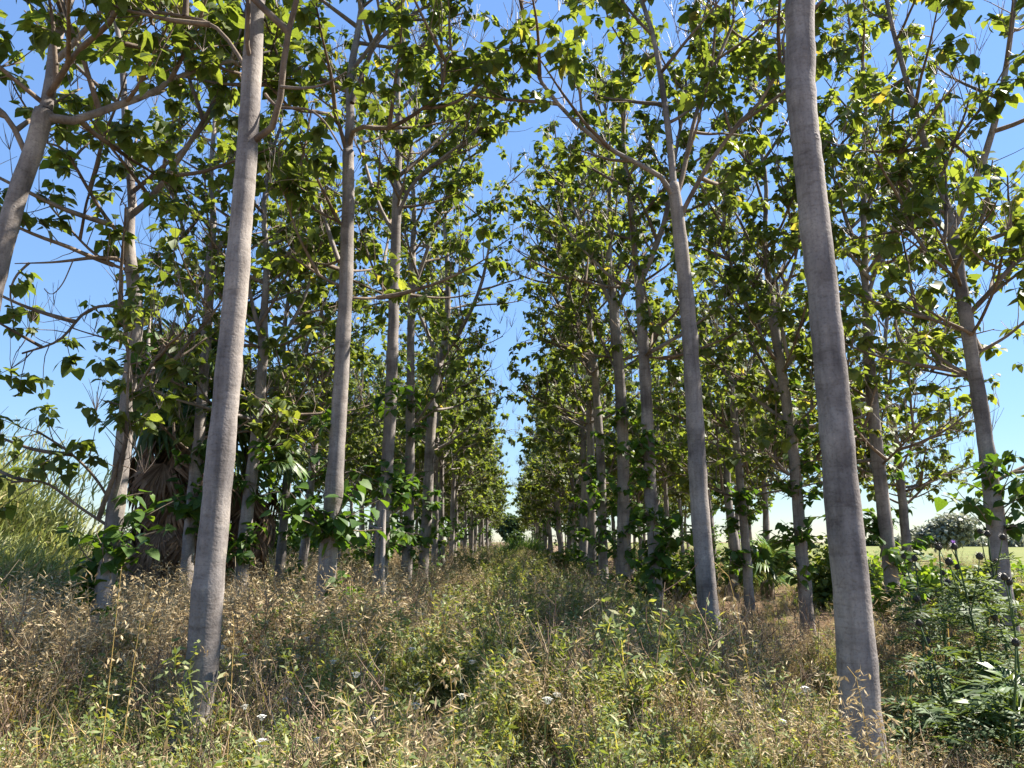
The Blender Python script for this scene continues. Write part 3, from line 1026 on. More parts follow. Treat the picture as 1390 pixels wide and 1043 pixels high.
def fan_mesh(name, m, seed, petiole=0.7, R=0.75, nseg=24, spread=115, droop=0.35):
    r = np.random.default_rng(seed)
    b = MB()
    hub = np.array((0, petiole, 0.12 * petiole))
    tube(b, np.array([(0, 0, 0), (0, petiole * 0.5, 0.10 * petiole), hub]), [0.018, 0.013, 0.01], 4, rng=r)
    for k in range(nseg):
        a = math.radians(-spread + 2 * spread * k / (nseg - 1)) + r.normal(0, 0.02)
        L = R * (1 - 0.28 * (abs(a) / math.radians(spread)) ** 2) * r.uniform(0.9, 1.08)
        d = np.array((math.sin(a), math.cos(a), 0))
        sd = np.array((math.cos(a), -math.sin(a), 0))
        w = L * 0.065
        dz = droop * L * r.uniform(0.6, 1.4)
        fold = np.array((0, 0, w * 0.7))
        pts = [hub, hub + d * L * 0.55 - sd * w + fold, hub + d * L * 0.55 + sd * w + fold, hub + d * L * 0.55 - (0, 0, 0.0),
               hub + d * L * 0.85 - (0, 0, dz * 0.4), hub + d * L - (0, 0, dz)]
        b.add(np.array(pts), [(0, 3, 1), (0, 2, 3), (1, 3, 4), (3, 2, 4)])
        b.f.append(np.array([(1, 4, 5), (4, 2, 5)]) + b.n - 6)
    return b.mesh(name, m)


FANS = [fan_mesh('frond', M_FAN, k, droop=0.2 + 0.14 * k) for k in range(4)]
DEADS = [fan_mesh('dead_frond', M_DEADFAN, 20 + k, petiole=0.6, R=0.85, nseg=15, spread=48 + 8 * k, droop=0.25) for k in range(3)]


def fan_palm(label, loc, trunk_h, trunk_r, n_green, n_dead, size, skirt_r, seed, lo_pitch=-0.85, hi_pitch=1.3):
    r = np.random.default_rng(seed)
    base = np.array((loc[0], loc[1], float(gz(loc[0], loc[1]))))
    root = empty('fan_palm', base, label, 'palm tree')
    if trunk_h > 0:
        b = MB()
        tube(b, np.array([(0, 0, -0.1), (0.02, 0, trunk_h * 0.5), (0.03, 0.02, trunk_h)]), [trunk_r * 1.15, trunk_r, trunk_r * 0.85], 14, wob=0.05, rng=r)
        obj('trunk', b.mesh('trunk', M_TWIG, True), root)

    def put(name, meshes, k, p, az, pitch, roll, s, sx=1.0):
        o = bpy.data.objects.new(name, meshes[k % len(meshes)])
        col.objects.link(o)
        o.parent = root
        Mx = rot_mats(np.array([az]), np.array([pitch]), np.array([roll]))[0]
        A = np.eye(4)
        A[:3, :3] = Mx @ np.diag((s * sx, s, s))
        A[:3, 3] = p
        o.matrix_local = Matrix(A.tolist())
    for k in range(n_green):
        az = k * 2.4 + r.normal(0, 0.2)
        t = (k + 0.5) / n_green
        put('frond', FANS, k, (0.03, 0.02, trunk_h - 0.25 + 0.25 * t), az, lo_pitch + (hi_pitch - lo_pitch) * t + r.normal(0, 0.12), r.normal(0, 0.3), size * r.uniform(0.85, 1.12))
    for k in range(n_dead):
        az = k * 2.4 + r.normal(0, 0.25)
        t = (k + 0.5) / n_dead
        z = 0.75 + (trunk_h * 0.93 - 0.75) * t
        put('dead_frond', DEADS, k, (math.cos(az) * skirt_r * 0.45, math.sin(az) * skirt_r * 0.45, z), az, -1.15 - 0.3 * (1 - t) + r.normal(0, 0.1), r.normal(0, 0.5),
            min(size * r.uniform(0.8, 1.1), (z + 0.15) / 1.25), 0.8)
    return root


def ground_at(px, d):
    return ((px - PCX) / FPX * (d * CP - CAMH * SP), d)


fan_palm('bushy fan palm with green fronds above a thick skirt of dead brown fronds', ground_at(228, 14.6), 4.35, 0.32, 48, 100, 1.05, 0.5, 51)
fan_palm('narrower fan palm with a dark brown hanging skirt beside the bushier palm', ground_at(324, 15.8), 3.45, 0.2, 22, 44, 0.9, 0.28, 52)
fan_palm('low trunkless fan palm clump among the trees by bare soil', ground_at(1042, 22.0), 0.45, 0.2, 14, 0, 1.0, 0.3, 53, 0.1, 1.35)
fan_palm('young fan palm with ground-level fronds spreading beneath the thistles', ground_at(1392, 6.0), 0.3, 0.06, 12, 0, 0.42, 0.2, 54, 0.25, 1.2)

# ------------------------------------------------------------------ bushes and background trees
def bush(name, label, cat, loc, rx, ry, h, m, nleaf, ls, seed, group=None, stem_h=0.3, long=False, lumps=9, wid=0.04):
    r = np.random.default_rng(seed)
    base = np.array((loc[0], loc[1], float(gz(loc[0], loc[1])) + (0.16 if abs(loc[0]) > 17 and loc[1] > 24 else 0)))
    root = empty(name, base, label, cat, group)
    C = r.normal(size=(lumps, 3))
    C /= np.linalg.norm(C, axis=1)[:, None]
    C *= r.uniform(0.2, 0.62, (lumps, 1))
    C[:, 2] = np.abs(C[:, 2]) if stem_h < 0.5 else C[:, 2]
    D = r.normal(size=(nleaf, 3))
    D /= np.linalg.norm(D, axis=1)[:, None]
    rad = r.uniform(0.05, 1, nleaf) ** 0.45 * 0.46
    Q = C[r.integers(0, lumps, nleaf)] + D * rad[:, None]
    if stem_h < 0.5:
        Q[:, 2] = np.abs(Q[:, 2])
        P = Q * np.array((rx, ry, h))
    else:
        P = Q * np.array((rx, ry, (h - stem_h) / 2)) + np.array((0, 0, stem_h + (h - stem_h) / 2))
    b = MB()
    st = MB()
    for k in range(7):
        e = C[k] * np.array((rx, ry, h if stem_h < 0.5 else (h - stem_h) / 2)) * 0.9 + (np.array((0, 0, stem_h + (h - stem_h) / 2)) if stem_h >= 0.5 else 0)
        tube(st, smooth_path([np.array((r.normal(0, 0.03), r.normal(0, 0.03), -0.05)), np.array((e[0] * 0.25, e[1] * 0.25, max(stem_h, e[2] * 0.5))), e], 6), np.linspace(0.05, 0.012, 6) * max(0.5, h / 4), 5, rng=r)
    obj('trunk' if stem_h > 0.5 else 'stems', st.mesh('stems', M_TWIG, True), root)
    if long:
        n = len(P)
        az = np.arctan2(P[:, 1], P[:, 0]) + r.normal(0, 0.9, n)
        ribbons(b, P, az, ls * r.uniform(0.6, 1.4, n), r.uniform(0.0, 0.8, n), r.uniform(0.5, 2.0, n), np.full(n, ls * wid), 3, r.uniform(0, 6.28, n))
    else:
        stamp(b, SV, [SF_T], P, rot_mats(r.uniform(0, 6.28, nleaf), r.normal(-0.2, 0.6, nleaf), r.normal(0, 0.7, nleaf)), ls * r.uniform(0.6, 1.3, nleaf))
    obj('crown', b.mesh('crown', m, False), root, kind='stuff')
    return root


M_REED = leaf_material('pale_reed', [(0, (0.26, 0.3, 0.10)), (0.5, (0.36, 0.39, 0.15)), (0.85, (0.46, 0.46, 0.21)), (1, (0.54, 0.46, 0.27))], trans=0.35, tint=(1.1, 1.1, 0.7), rough=0.6)
M_BRIGHT = leaf_material('bright_leaf', [(0, (0.07, 0.14, 0.02)), (1, (0.16, 0.24, 0.04))], trans=0.45)
M_DARK = leaf_material('dark_leaf', [(0, (0.025, 0.05, 0.02)), (1, (0.06, 0.10, 0.035))], trans=0.3)
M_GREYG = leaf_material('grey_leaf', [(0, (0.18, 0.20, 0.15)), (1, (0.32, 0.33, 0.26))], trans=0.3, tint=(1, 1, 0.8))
M_CANE = leaf_material('cane_leaf', [(0, (0.05, 0.12, 0.04)), (1, (0.12, 0.2, 0.07))], trans=0.35)

bush('reed_thicket', 'tall pale green feathery thicket mounded beyond the kinked trunk', 'thicket', (-13.8, 17.6), 5.8, 3.2, 4.7, M_REED, 90000, 0.42, 61, long=True, lumps=50, wid=0.09)
bush('reed_thicket', 'lower yellowish thicket at the foot of the feathery mound, near the kinked trunk', 'thicket', (-10.2, 15.2), 2.8, 1.6, 1.7, M_REED, 22000, 0.32, 62, long=True, lumps=18, wid=0.09)
for k, (px, d, rx, h, lab) in enumerate([(352, 33, 2.0, 2.9, 'bright green sunlit bush standing behind the bent dark trunk'),
                                         (415, 39, 2.2, 2.6, 'bright green bush beyond the second row, next to the sunlit one'),
                                         (300, 42, 3.0, 3.2, 'broad bright bush beyond the fan palms')]):
    x, y = ground_at(px, d)
    bush('bush', lab, 'bush', (x, y), rx, rx, h, M_BRIGHT, 5000, 0.24, 70 + k)
x, y = ground_at(695, 122)
bush('round_tree', 'dark rounded tree closing the far end of the grassy aisle', 'tree', (x, y), 3.2, 3.2, 6.4, M_DARK, 6000, 0.4, 75, stem_h=1.2)
x, y = ground_at(708, 58)
bush('cane_clump', 'green cane clump growing in the aisle before the dark rounded tree', 'cane clump', (x, y), 2.6, 1.6, 2.1, M_CANE, 3500, 0.7, 76, long=True)
x, y = ground_at(1300, 60)
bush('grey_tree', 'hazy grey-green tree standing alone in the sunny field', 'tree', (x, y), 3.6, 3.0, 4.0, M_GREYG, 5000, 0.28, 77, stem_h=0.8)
for k, (px, d, rx, h, lab) in enumerate([(1010, 24, 1.3, 1.3, 'pale yellow-green grass tussock behind the bare soil'),
                                         (1130, 24.0, 1.5, 1.4, 'broad pale grass tussock at the field side of the low palm clump')]):
    x, y = ground_at(px, d)
    bush('grass_tussock', lab, 'grass tussock', (x, y), rx, rx, h, M_REED, 1800, 0.6, 80 + k, long=True)
for k, (px, d, rx, h, m, lab) in enumerate([(1270, 16, 1.2, 1.35, M_BRIGHT, 'leafy green shrub behind the thistles, at the field edge'),
                                            (1330, 14.5, 1.0, 1.2, M_LEAF, 'dense dark green shrub behind the tall V-forked trunk'),
                                            (1180, 24, 1.6, 1.5, M_BRIGHT, 'bright shrub beyond the large-leaved sucker'),
                                            (1400, 20, 1.8, 1.3, M_BRIGHT, 'bright low shrub at the corner of the sunny field'),
                                            (1150, 19, 1.3, 2.0, M_LEAF, 'dark leafy sapling shrub between the bare soil and the sunny field'),
                                            (905, 21, 1.1, 1.9, M_LEAF, 'dark leafy sapling shrub under the second row, beside the narrow-V tree'),
                                            (760, 30, 1.2, 1.6, M_LEAF, 'dark leafy sapling shrub at the aisle edge, thistle side'),
                                            (640, 27, 1.1, 1.5, M_LEAF, 'dark leafy sapling shrub at the aisle edge, palm side'),
                                            (480, 23, 1.3, 1.8, M_LEAF, 'dark leafy sapling shrub under the second row, palm side'),
                                            (945, 25, 1.4, 1.7, M_BRIGHT, 'sunlit bush behind the tall arching-limb tree')]):
    x, y = ground_at(px, d)
    bush('shrub', lab, 'shrub', (x, y), rx, rx, h, m, 3500, 0.13, 90 + k)
R2 = np.random.default_rng(9)
for k in range(16):
    px = 1190 + k * 26 + R2.normal(0, 8)
    x, y = ground_at(px, 260 + R2.normal(0, 25))
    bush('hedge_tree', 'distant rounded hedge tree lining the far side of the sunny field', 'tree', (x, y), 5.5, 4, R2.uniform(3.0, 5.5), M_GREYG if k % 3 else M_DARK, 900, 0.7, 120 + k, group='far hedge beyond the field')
for k in range(12):
    px = -80 + k * 44 + R2.normal(0, 8)
    x, y = ground_at(px, 150 + R2.normal(0, 12))
    bush('hedge_tree', 'distant rounded hedge tree lining the far side of the green meadow', 'tree', (x, y), 5.5, 4, R2.uniform(3.5, 6), M_BRIGHT if k % 3 else M_DARK, 900, 0.7, 150 + k, group='far hedge beyond the meadow')

# ------------------------------------------------------------------ ground cover clumps
M_DRY = leaf_material('dry_oat', [(0, (0.24, 0.17, 0.09)), (0.4, (0.38, 0.29, 0.16)), (0.8, (0.50, 0.4, 0.24)), (1, (0.62, 0.54, 0.37))], trans=0.3, tint=(1.05, 1, 0.85), rough=0.7)
M_YELLOW = leaf_material('yellow_straw', [(0, (0.36, 0.24, 0.07)), (1, (0.5, 0.36, 0.13))], trans=0.2, tint=(1, 1, 0.8), rough=0.6)
M_GRASS = leaf_material('olive_grass', [(0, (0.11, 0.15, 0.045)), (0.5, (0.18, 0.21, 0.075)), (0.8, (0.29, 0.27, 0.12)), (1, (0.4, 0.33, 0.18))], trans=0.35, rough=0.6)
M_WEED = leaf_material('weed_leaf', [(0, (0.10, 0.145, 0.05)), (0.4, (0.15, 0.195, 0.07)), (0.75, (0.21, 0.24, 0.10)), (1, (0.34, 0.31, 0.17))], trans=0.35, rough=0.6)
M_STEM = leaf_material('dry_stem', [(0, (0.14, 0.08, 0.055)), (0.6, (0.24, 0.17, 0.11)), (1, (0.38, 0.30, 0.19))], trans=0.05, tint=(1, 1, 1), rough=0.8)
M_LITTER = leaf_material('litter', [(0, (0.12, 0.07, 0.05)), (0.5, (0.22, 0.14, 0.095)), (1, (0.36, 0.27, 0.19))], trans=0.1, tint=(1, 1, 1), rough=0.9)
M_WHITE = leaf_material('white_petal', [(0, (0.62, 0.62, 0.56)), (1, (0.8, 0.8, 0.76))], trans=0.25, tint=(1, 1, 1), rough=0.6)
DIAM = np.array([(0, 0, 0), (-0.16, 0.45, 0.02), (0.16, 0.45, 0.02), (0, 1, -0.05)])
DIAM_F = [(0, 2, 3, 1)]


def base_pts(r, n, rad):
    a, q = r.uniform(0, 6.28, n), rad * np.sqrt(r.uniform(0, 1, n))
    return np.stack([np.cos(a) * q, np.sin(a) * q, np.full(n, -0.03)], -1)


def clump_oat(seed, h=0.72):
    r = np.random.default_rng(seed)
    b = MB()
    n = 26
    ribbons(b, base_pts(r, n, 0.14), r.uniform(0, 6.28, n), h * r.uniform(0.35, 0.8, n), r.uniform(0.05, 0.5, n), r.uniform(0.3, 1.5, n), r.uniform(0.004, 0.008, n), 3, r.uniform(0, 6.28, n))
    n = 13
    L = h * r.uniform(0.75, 1.1, n)
    C = ribbons(b, base_pts(r, n, 0.12), r.uniform(0, 6.28, n), L, r.uniform(0.0, 0.3, n), r.uniform(0.2, 0.9, n), np.full(n, 0.005), 4)
    P, A, S = [], [], []
    for k in range(n):
        for q in range(r.integers(14, 26)):
            f = r.uniform(0.66, 1.0)
            p, T = along(C[k], f * 0.999)
            P.append(p + r.normal(0, 0.014 + 0.02 * (1 - f), 3))
            A.append(math.atan2(T[1], T[0]) + r.normal(0, 0.5))
            S.append(r.uniform(0.022, 0.046))
    n = len(P)
    stamp(b, DIAM * np.array((0.52, 1, 1)), [DIAM_F], np.array(P), rot_mats(np.array(A), r.normal(0.1, 0.55, n), r.uniform(0, 3, n)), np.array(S) * 1.2)
    return b


def clump_weed(seed, h=0.55, leaf=0.042, flowers=0):
    r = np.random.default_rng(seed)
    b = MB()
    n = 9
    L = h * r.uniform(0.6, 1.1, n)
    C = list(ribbons(b, base_pts(r, n, 0.13), r.uniform(0, 6.28, n), L, r.uniform(0.0, 0.4, n), r.uniform(-0.2, 0.5, n), np.full(n, 0.006), 4))
    # side branches
    P0, az = [], []
    for c in C[:n]:
        for q in range(4):
            p, T = along(c, r.uniform(0.35, 0.95))
            P0.append(p)
            az.append(r.uniform(0, 6.28))
    m = len(P0)
    C += list(ribbons(b, np.array(P0), np.array(az), h * r.uniform(0.15, 0.35, m), r.uniform(0.4, 0.9, m), r.uniform(-0.6, 0.2, m), np.full(m, 0.004), 3))
    P = []
    for c in C:
        for q in range(r.integers(7, 12)):
            p, T = along(c, r.uniform(0.1, 0.999))
            P.append(p)
    k = len(P)
    stamp(b, DIAM, [DIAM_F], np.array(P), rot_mats(r.uniform(0, 6.28, k), r.normal(0.3, 0.5, k), r.normal(0, 0.7, k)), leaf * r.uniform(0.6, 1.5, k))
    return b


def clump_grass(seed, h=0.45, n=60, w=0.006):
    r = np.random.default_rng(seed)
    b = MB()
    ribbons(b, base_pts(r, n, 0.17), r.uniform(0, 6.28, n), h * r.uniform(0.4, 1.15, n), r.uniform(0.0, 0.5, n), r.uniform(0.1, 1.5, n), r.uniform(w * 0.6, w * 1.3, n), 3, r.uniform(0, 6.28, n))
    return b


def clump_litter(seed):
    r = np.random.default_rng(seed)
    b = MB()
    n = 46
    P = base_pts(r, n, 0.26)
    P[:, 2] = r.uniform(0.0, 0.09, n)
    ribbons(b, P, r.uniform(0, 6.28, n), r.uniform(0.1, 0.32, n), r.uniform(0.9, 1.6, n), r.uniform(-0.5, 0.4, n), r.uniform(0.005, 0.012, n), 3, r.uniform(0, 6.28, n))
    m = 14
    P = base_pts(r, m, 0.26)
    P[:, 2] = r.uniform(0.01, 0.07, m)
    stamp(b, DIAM * np.array((2.2, 1, 1)), [DIAM_F], P, rot_mats(r.uniform(0, 6.28, m), r.normal(0.1, 0.4, m), r.normal(0, 0.5, m)), r.uniform(0.05, 0.11, m))
    return b


def clump_twiggy(seed, h=0.65):
    r = np.random.default_rng(seed)
    b = MB()
    for k in range(5):
        t = arch(np.array((r.normal(0, 0.06), r.normal(0, 0.06), -0.03)), np.array((r.normal(0, 0.25), r.normal(0, 0.25), 1)), h * r.uniform(0.7, 1.1), 0.2, r, 5, 0.08)
        tube(b, t, np.linspace(0.004, 0.002, 6), 3, cap=False, rng=r)
        for q in range(7):
            p, T = along(t, r.uniform(0.25, 0.98))
            tube(b, arch(p, perp_dir(T, r.uniform(0, 6.28), 0.8), h * r.uniform(0.1, 0.3), 0.4, r, 3, 0.12), [0.0028, 0.0022, 0.002, 0.0015], 3, cap=False, rng=r)
    n = 60
    P = np.stack([r.normal(0, 0.12, n), r.normal(0, 0.12, n), h * r.uniform(0.35, 1.0, n)], -1)
    stamp(b, DIAM, [DIAM_F], P, rot_mats(r.uniform(0, 6.28, n), r.normal(0, 0.6, n), r.normal(0, 0.8, n)), r.uniform(0.012, 0.03, n))
    return b


def scatter(name, label, cat, meshes, P, rz, sc, idx, tilt):
    src = bpy.data.collections.new(name + '_sources')
    for k, me in enumerate(meshes):
        o = bpy.data.objects.new('%s_source_%02d' % (name, k), me)
        src.objects.link(o)
    me = bpy.data.meshes.new(name)
    n = len(P)
    me.vertices.add(n)
    me.vertices.foreach_set('co', np.asarray(P, np.float32).ravel())
    a = me.attributes.new('rot', 'FLOAT_VECTOR', 'POINT')
    a.data.foreach_set('vector', np.stack([tilt[:, 0], tilt[:, 1], rz], -1).astype(np.float32).ravel())
    a = me.attributes.new('scl', 'FLOAT', 'POINT')
    a.data.foreach_set('value', sc.astype(np.float32))
    a = me.attributes.new('pick', 'INT', 'POINT')
    a.data.foreach_set('value', idx.astype(np.int32))
    me.update()
    o = obj(name, me, kind='stuff')
    tag(o, label, cat)
    ng = bpy.data.node_groups.new(name + '_scatter', 'GeometryNodeTree')
    ng.interface.new_socket('Geometry', in_out='INPUT', socket_type='NodeSocketGeometry')
    ng.interface.new_socket('Geometry', in_out='OUTPUT', socket_type='NodeSocketGeometry')
    N, L = ng.nodes, ng.links
    gi, go = N.new('NodeGroupInput'), N.new('NodeGroupOutput')
    ip = N.new('GeometryNodeInstanceOnPoints')
    ci = N.new('GeometryNodeCollectionInfo')
    ci.inputs['Collection'].default_value = src
    ci.inputs['Separate Children'].default_value = True
    ci.inputs['Reset Children'].default_value = True

    def attr(nm, t):
        x = N.new('GeometryNodeInputNamedAttribute')
        x.data_type = t
        x.inputs['Name'].default_value = nm
        return x.outputs[0]
    L.new(gi.outputs[0], ip.inputs['Points'])
    L.new(ci.outputs[0], ip.inputs['Instance'])
    ip.inputs['Pick Instance'].default_value = True
    L.new(attr('pick', 'INT'), ip.inputs['Instance Index'])
    L.new(attr('rot', 'FLOAT_VECTOR'), ip.inputs['Rotation'])
    L.new(attr('scl', 'FLOAT'), ip.inputs['Scale'])
    L.new(ip.outputs[0], go.inputs[0])
    md = o.modifiers.new('scatter', 'NODES')
    md.node_group = ng
    return o


KINDS = {
    'dry_oat_grass': ('tan feathery dry oat grass in seed covering the ground', 'dry grass', [clump_oat(k, 0.62 + 0.07 * k).mesh('oat', M_DRY) for k in range(4)]),
    'straw_stalks': ('yellow straw stalks mixed through the undergrowth', 'straw', [clump_grass(10 + k, 0.8, 12, 0.009).mesh('straw', M_YELLOW) for k in range(2)]),
    'green_weeds': ('olive green small-leaved weeds filling the grassy aisle', 'weeds', [clump_weed(20 + k, 0.45 + 0.08 * k).mesh('weed', M_WEED) for k in range(4)]),
    'green_grass': ('olive green grass blades between the weeds', 'grass', [clump_grass(30 + k, 0.42 + 0.08 * k).mesh('grass', M_GRASS) for k in range(3)]),
    'twiggy_dry_weeds': ('brown twiggy dead weeds with dry seed scales', 'dead weeds', [clump_twiggy(40 + k, 0.6 + 0.1 * k).mesh('twiggy', M_STEM) for k in range(3)]),
    'ground_litter': ('brown fallen leaves and broken straw lying on the soil', 'litter', [clump_litter(50 + k).mesh('litter', M_LITTER) for k in range(3)]),
}
ORDER = list(KINDS)
acc = {k: [] for k in ORDER}


def lowfreq(x, y, s, ph):
    return np.sin(x * s + ph) * np.cos(y * s * 0.8 + ph * 1.7) + 0.5 * np.sin(2.3 * s * x - 1.1 * s * y + ph * 2.3)


def fill(n, y0, y1, side0, slope, sc0):
    r = np.random.default_rng(int(y0 * 100) + 3)
    y = np.sqrt(r.uniform(y0 ** 2, y1 ** 2, n))
    x = r.uniform(-1, 1, n) * (slope * y + side0)
    a, c = lowfreq(x, y, 1.1, 0.5), lowfreq(x, y, 1.7, 2.1)
    left = 1 / (1 + np.exp((x + 1.3 + 0.35 * a) * 3))        # dry oat side
    aisle = np.exp(-((x - 0.1) / 1.7) ** 2)
    right = 1 / (1 + np.exp(-(x - 1.9 - 0.3 * c) * 3))
    far = np.clip((y - 7) / 5, 0, 1)
    W = np.stack([0.4 + 0.4 * left * (1 - 0.5 * far) + 0.3 * right + 0.45 * a - 0.2 * aisle,       # oat
                  0.2 + 0.25 * left + 0.15 * right + 0.12 * c,                               # straw
                  0.46 + 1.4 * aisle + 0.4 * c,                                          # weeds
                  0.35 + 0.6 * aisle + 0.2 * right - 0.2 * c,                              # grass
                  0.34 + 0.35 * right + 0.3 * left - 0.2 * c,                                # twiggy
                  0.25 + 0.9 * right + 0.2 * left + 0 * a], -1)                            # litter
    W = np.clip(W, 0.02, None)
    W /= W.sum(1)[:, None]
    pick = (r.random(n)[:, None] > np.cumsum(W, 1)).sum(1)
    h = 0.95 + 0.24 * a + r.normal(0, 0.24, n) + 0.3 * aisle * far - 0.25 * right * (1 - 0.2 * far) - 0.1 * aisle
    h = h * np.where((pick == 0) & (x < -1.3), np.clip(0.75 + 0.16 * (y - 4.8), 0.7, 1.3), 1.0)
    h = h * np.where((x > 2.2) & (y < 8), 0.6, 1.0) * np.where(y < 5.6, 0.76, 1.0)
    h = h + 0.16 * lowfreq(x, y, 4.3, 1.1) + 0.12 * lowfreq(x, y, 7.9, 0.3)
    trod = (((x + 0.6) / 0.45) ** 2 + ((y - 6.4) / 0.9) ** 2 < 1) | (((x - 0.1) / 0.35) ** 2 + ((y - 5.0) / 0.5) ** 2 < 1) | (lowfreq(x, y, 2.9, 4.0) > 1.12)
    h = np.where(trod, h * 0.45, h)
    bare = (x > 2.7) & (x < 9) & (y > 9)
    keep = ~((bare | trod) & (r.random(n) < 0.55) & (pick != 5))
    h = np.where(bare, h * 0.55, h)
    h = h * np.where(y < 3.2, 0.8, 1.0)
    for k, nm in enumerate(ORDER):
        s = (pick == k) & keep
        acc[nm].append((x[s], y[s], np.clip(h[s], 0.35, 1.75) * sc0))


fill(10500, 1.6, 9.5, 1.6, 0.78, 1.0)
fill(9500, 9.5, 20, 1.5, 0.78, 1.0)
fill(8500, 20, 45, 1.0, 0.6, 1.15)
fill(6000, 45, 110, 1.0, 0.25, 1.4)
for k, nm in enumerate(ORDER):
    x = np.concatenate([q[0] for q in acc[nm]])
    y = np.concatenate([q[1] for q in acc[nm]])
    s = np.concatenate([q[2] for q in acc[nm]])
    r = np.random.default_rng(900 + k)
    n = len(x)
    lab, cat, ms = KINDS[nm]
    scatter(nm, lab, cat, ms, np.stack([x, y, gz(x, y)], -1), r.uniform(0, 6.28, n), s, r.integers(0, len(ms), n), r.normal(0, 0.1, (n, 2)))

# ------------------------------------------------------------------ single plants that stand out
def umbel_proto():
    r = np.random.default_rng(5)
    root = empty('umbel_flower', (0, 0, 0), 'white lacy wildflower standing among the aisle weeds', 'wildflower', 'white umbel flowers')
    b = MB()
    st = arch(np.array((0, 0, -0.05)), np.array((0.05, 0.02, 1)), 0.62, 0.1, r, 6, 0.04)
    tube(b, st, np.linspace(0.004, 0.0025, 7), 4, rng=r)
    for q in range(5):
        p, T = along(st, r.uniform(0.2, 0.8))
        tube(b, arch(p, perp_dir(T, r.uniform(0, 6.28), 0.7), 0.14, 0.5, r, 3), [0.0025, 0.002, 0.002, 0.0015], 3, rng=r)
    obj('stem', b.mesh('stem', M_WEED), root)
    h = MB()
    top = st[-1]
    for k in range(13):
        a = k * 2.4
        q = 0.042 * math.sqrt(k / 13)
        e = top + np.array((math.cos(a) * q, math.sin(a) * q, 0.03 - 6 * q * q))
        tube(h, np.array([top, (top + e) / 2 + (0, 0, -0.004), e]), 0.0012, 3, cap=False, rng=r)
        n = 7
        stamp(h, DIAM * np.array((2.4, 1, 1)), [DIAM_F], np.repeat(e[None], n, 0), rot_mats(np.arange(n) * 0.9, np.full(n, 0.3), np.zeros(n)), np.full(n, 0.012))
    obj('flower_head', h.mesh('flower_head', M_WHITE), root)
    return root


um = umbel_proto()
uspots = []
r = np.random.default_rng(31)
for px, d in [(345, 4.7), (415, 4.3), (470, 5.2), (395, 5.6), (330, 6.2), (445, 6.4), (505, 6.0), (560, 6.8), (360, 3.9), (300, 6.9), (20, 4.8), (425, 7.3),
              (610, 5.0), (760, 5.2), (735, 4.4), (1015, 5.0), (1065, 4.7), (905, 6.0), (480, 4.6), (350, 5.2), (540, 4.4), (640, 6.6), (690, 5.8), (1090, 5.5)]:
    uspots.append((*ground_at(px, d), d))
for k, (x, y, d) in enumerate(uspots):
    o = um if k == 0 else copy_tree(um)
    o.location = (x, y, float(gz(x, y)))
    o.rotation_euler = (r.normal(0, 0.12), r.normal(0, 0.12), r.uniform(0, 6.28))
    s = r.uniform(0.85, 1.25)
    o.scale = (s * 0.62, s * 0.62, s)


def oat_stalk(label, px0, d, tip, seed, group=None):
    """Single tall oat stalk: stem arching from the ground to a traced tip, with hanging spikelets."""
    r = np.random.default_rng(seed)
    x, y = ground_at(px0, d)
    base = np.array((x, y, float(gz(x, y))))
    root = empty('oat_stalk', base, label, 'oat stalk', group)
    t = at(tip[0], tip[1], d - 0.15) - base
    P = smooth_path([np.array((0, 0, -0.04)), np.array((t[0] * 0.25, t[1] * 0.2, t[2] * 0.55)), np.array((t[0] * 0.65, t[1] * 0.6, t[2] * 0.95)), t], 12)
    b = MB()
    tube(b, P, np.linspace(0.0035, 0.0015, 12), 4, rng=r)
    obj('stem', b.mesh('stem', M_YELLOW), root)
    m = MB()
    mm = []
    for k in range(20):
        f = 0.5 + 0.5 * (k + r.uniform(0, 1)) / 20
        p, T = along(P, min(f, 0.999))
        e = p + np.array((r.normal(0, 0.035), r.normal(0, 0.03), r.uniform(-0.035, 0.015)))
        tube(b, np.array([p, (p + e) / 2 + (0, 0, 0.01), e]), 0.0008, 3, cap=False, rng=r)
        for q in range(3):
            mm.append((e, r.uniform(0, 6.28), r.normal(-0.7, 0.3), r.uniform(0.03, 0.042)))
    E = np.array([q[0] for q in mm])
    stamp(m, DIAM, [DIAM_F], E, rot_mats(np.array([q[1] for q in mm]), np.array([q[2] for q in mm]), r.uniform(0, 3, len(mm))), np.array([q[3] for q in mm]))
    obj('seed_head', m.mesh('seed_head', M_DRY), root, kind='stuff')


oat_stalk('tall golden oat stalk leaning in front of the tall arching-limb tree', 1050, 4.2, (968, 762), 1)
oat_stalk('dry oat stalk nodding over the foot of the thickest trunk', 1215, 3.6, (1150, 905), 2)
oat_stalk('pale oat stalk drooping beside the foot of the thickest trunk, thistle side', 1235, 3.7, (1185, 965), 3)
oat_stalk('short oat stalk bent toward the young fan palm', 1225, 4.6, (1262, 880), 4)
oat_stalk('upright oat stalk by the foot of the slightly tilted thick trunk', 300, 4.4, (315, 830), 5)
oat_stalk('oat stalk overhanging the low yellowish thicket side of the dry grass', 120, 4.2, (165, 770), 6)
oat_stalk('oat stalk rising from dry grass before the kinked trunk', 150, 4.6, (205, 790), 7)
oat_stalk('slim oat stalk in the middle of the aisle weeds', 620, 4.0, (600, 880), 8)

# thistles
M_THIST = leaf_material('thistle_leaf', [(0, (0.05, 0.085, 0.035)), (1, (0.11, 0.16, 0.065))], trans=0.3, rough=0.6)
M_BRACT = leaf_material('thistle_bract', [(0, (0.025, 0.022, 0.02)), (1, (0.06, 0.05, 0.04))], trans=0.0, tint=(1, 1, 1))
M_PURPLE = leaf_material('purple_floret', [(0, (0.26, 0.13, 0.48)), (1, (0.40, 0.22, 0.6))], trans=0.3, tint=(1, 1, 1))


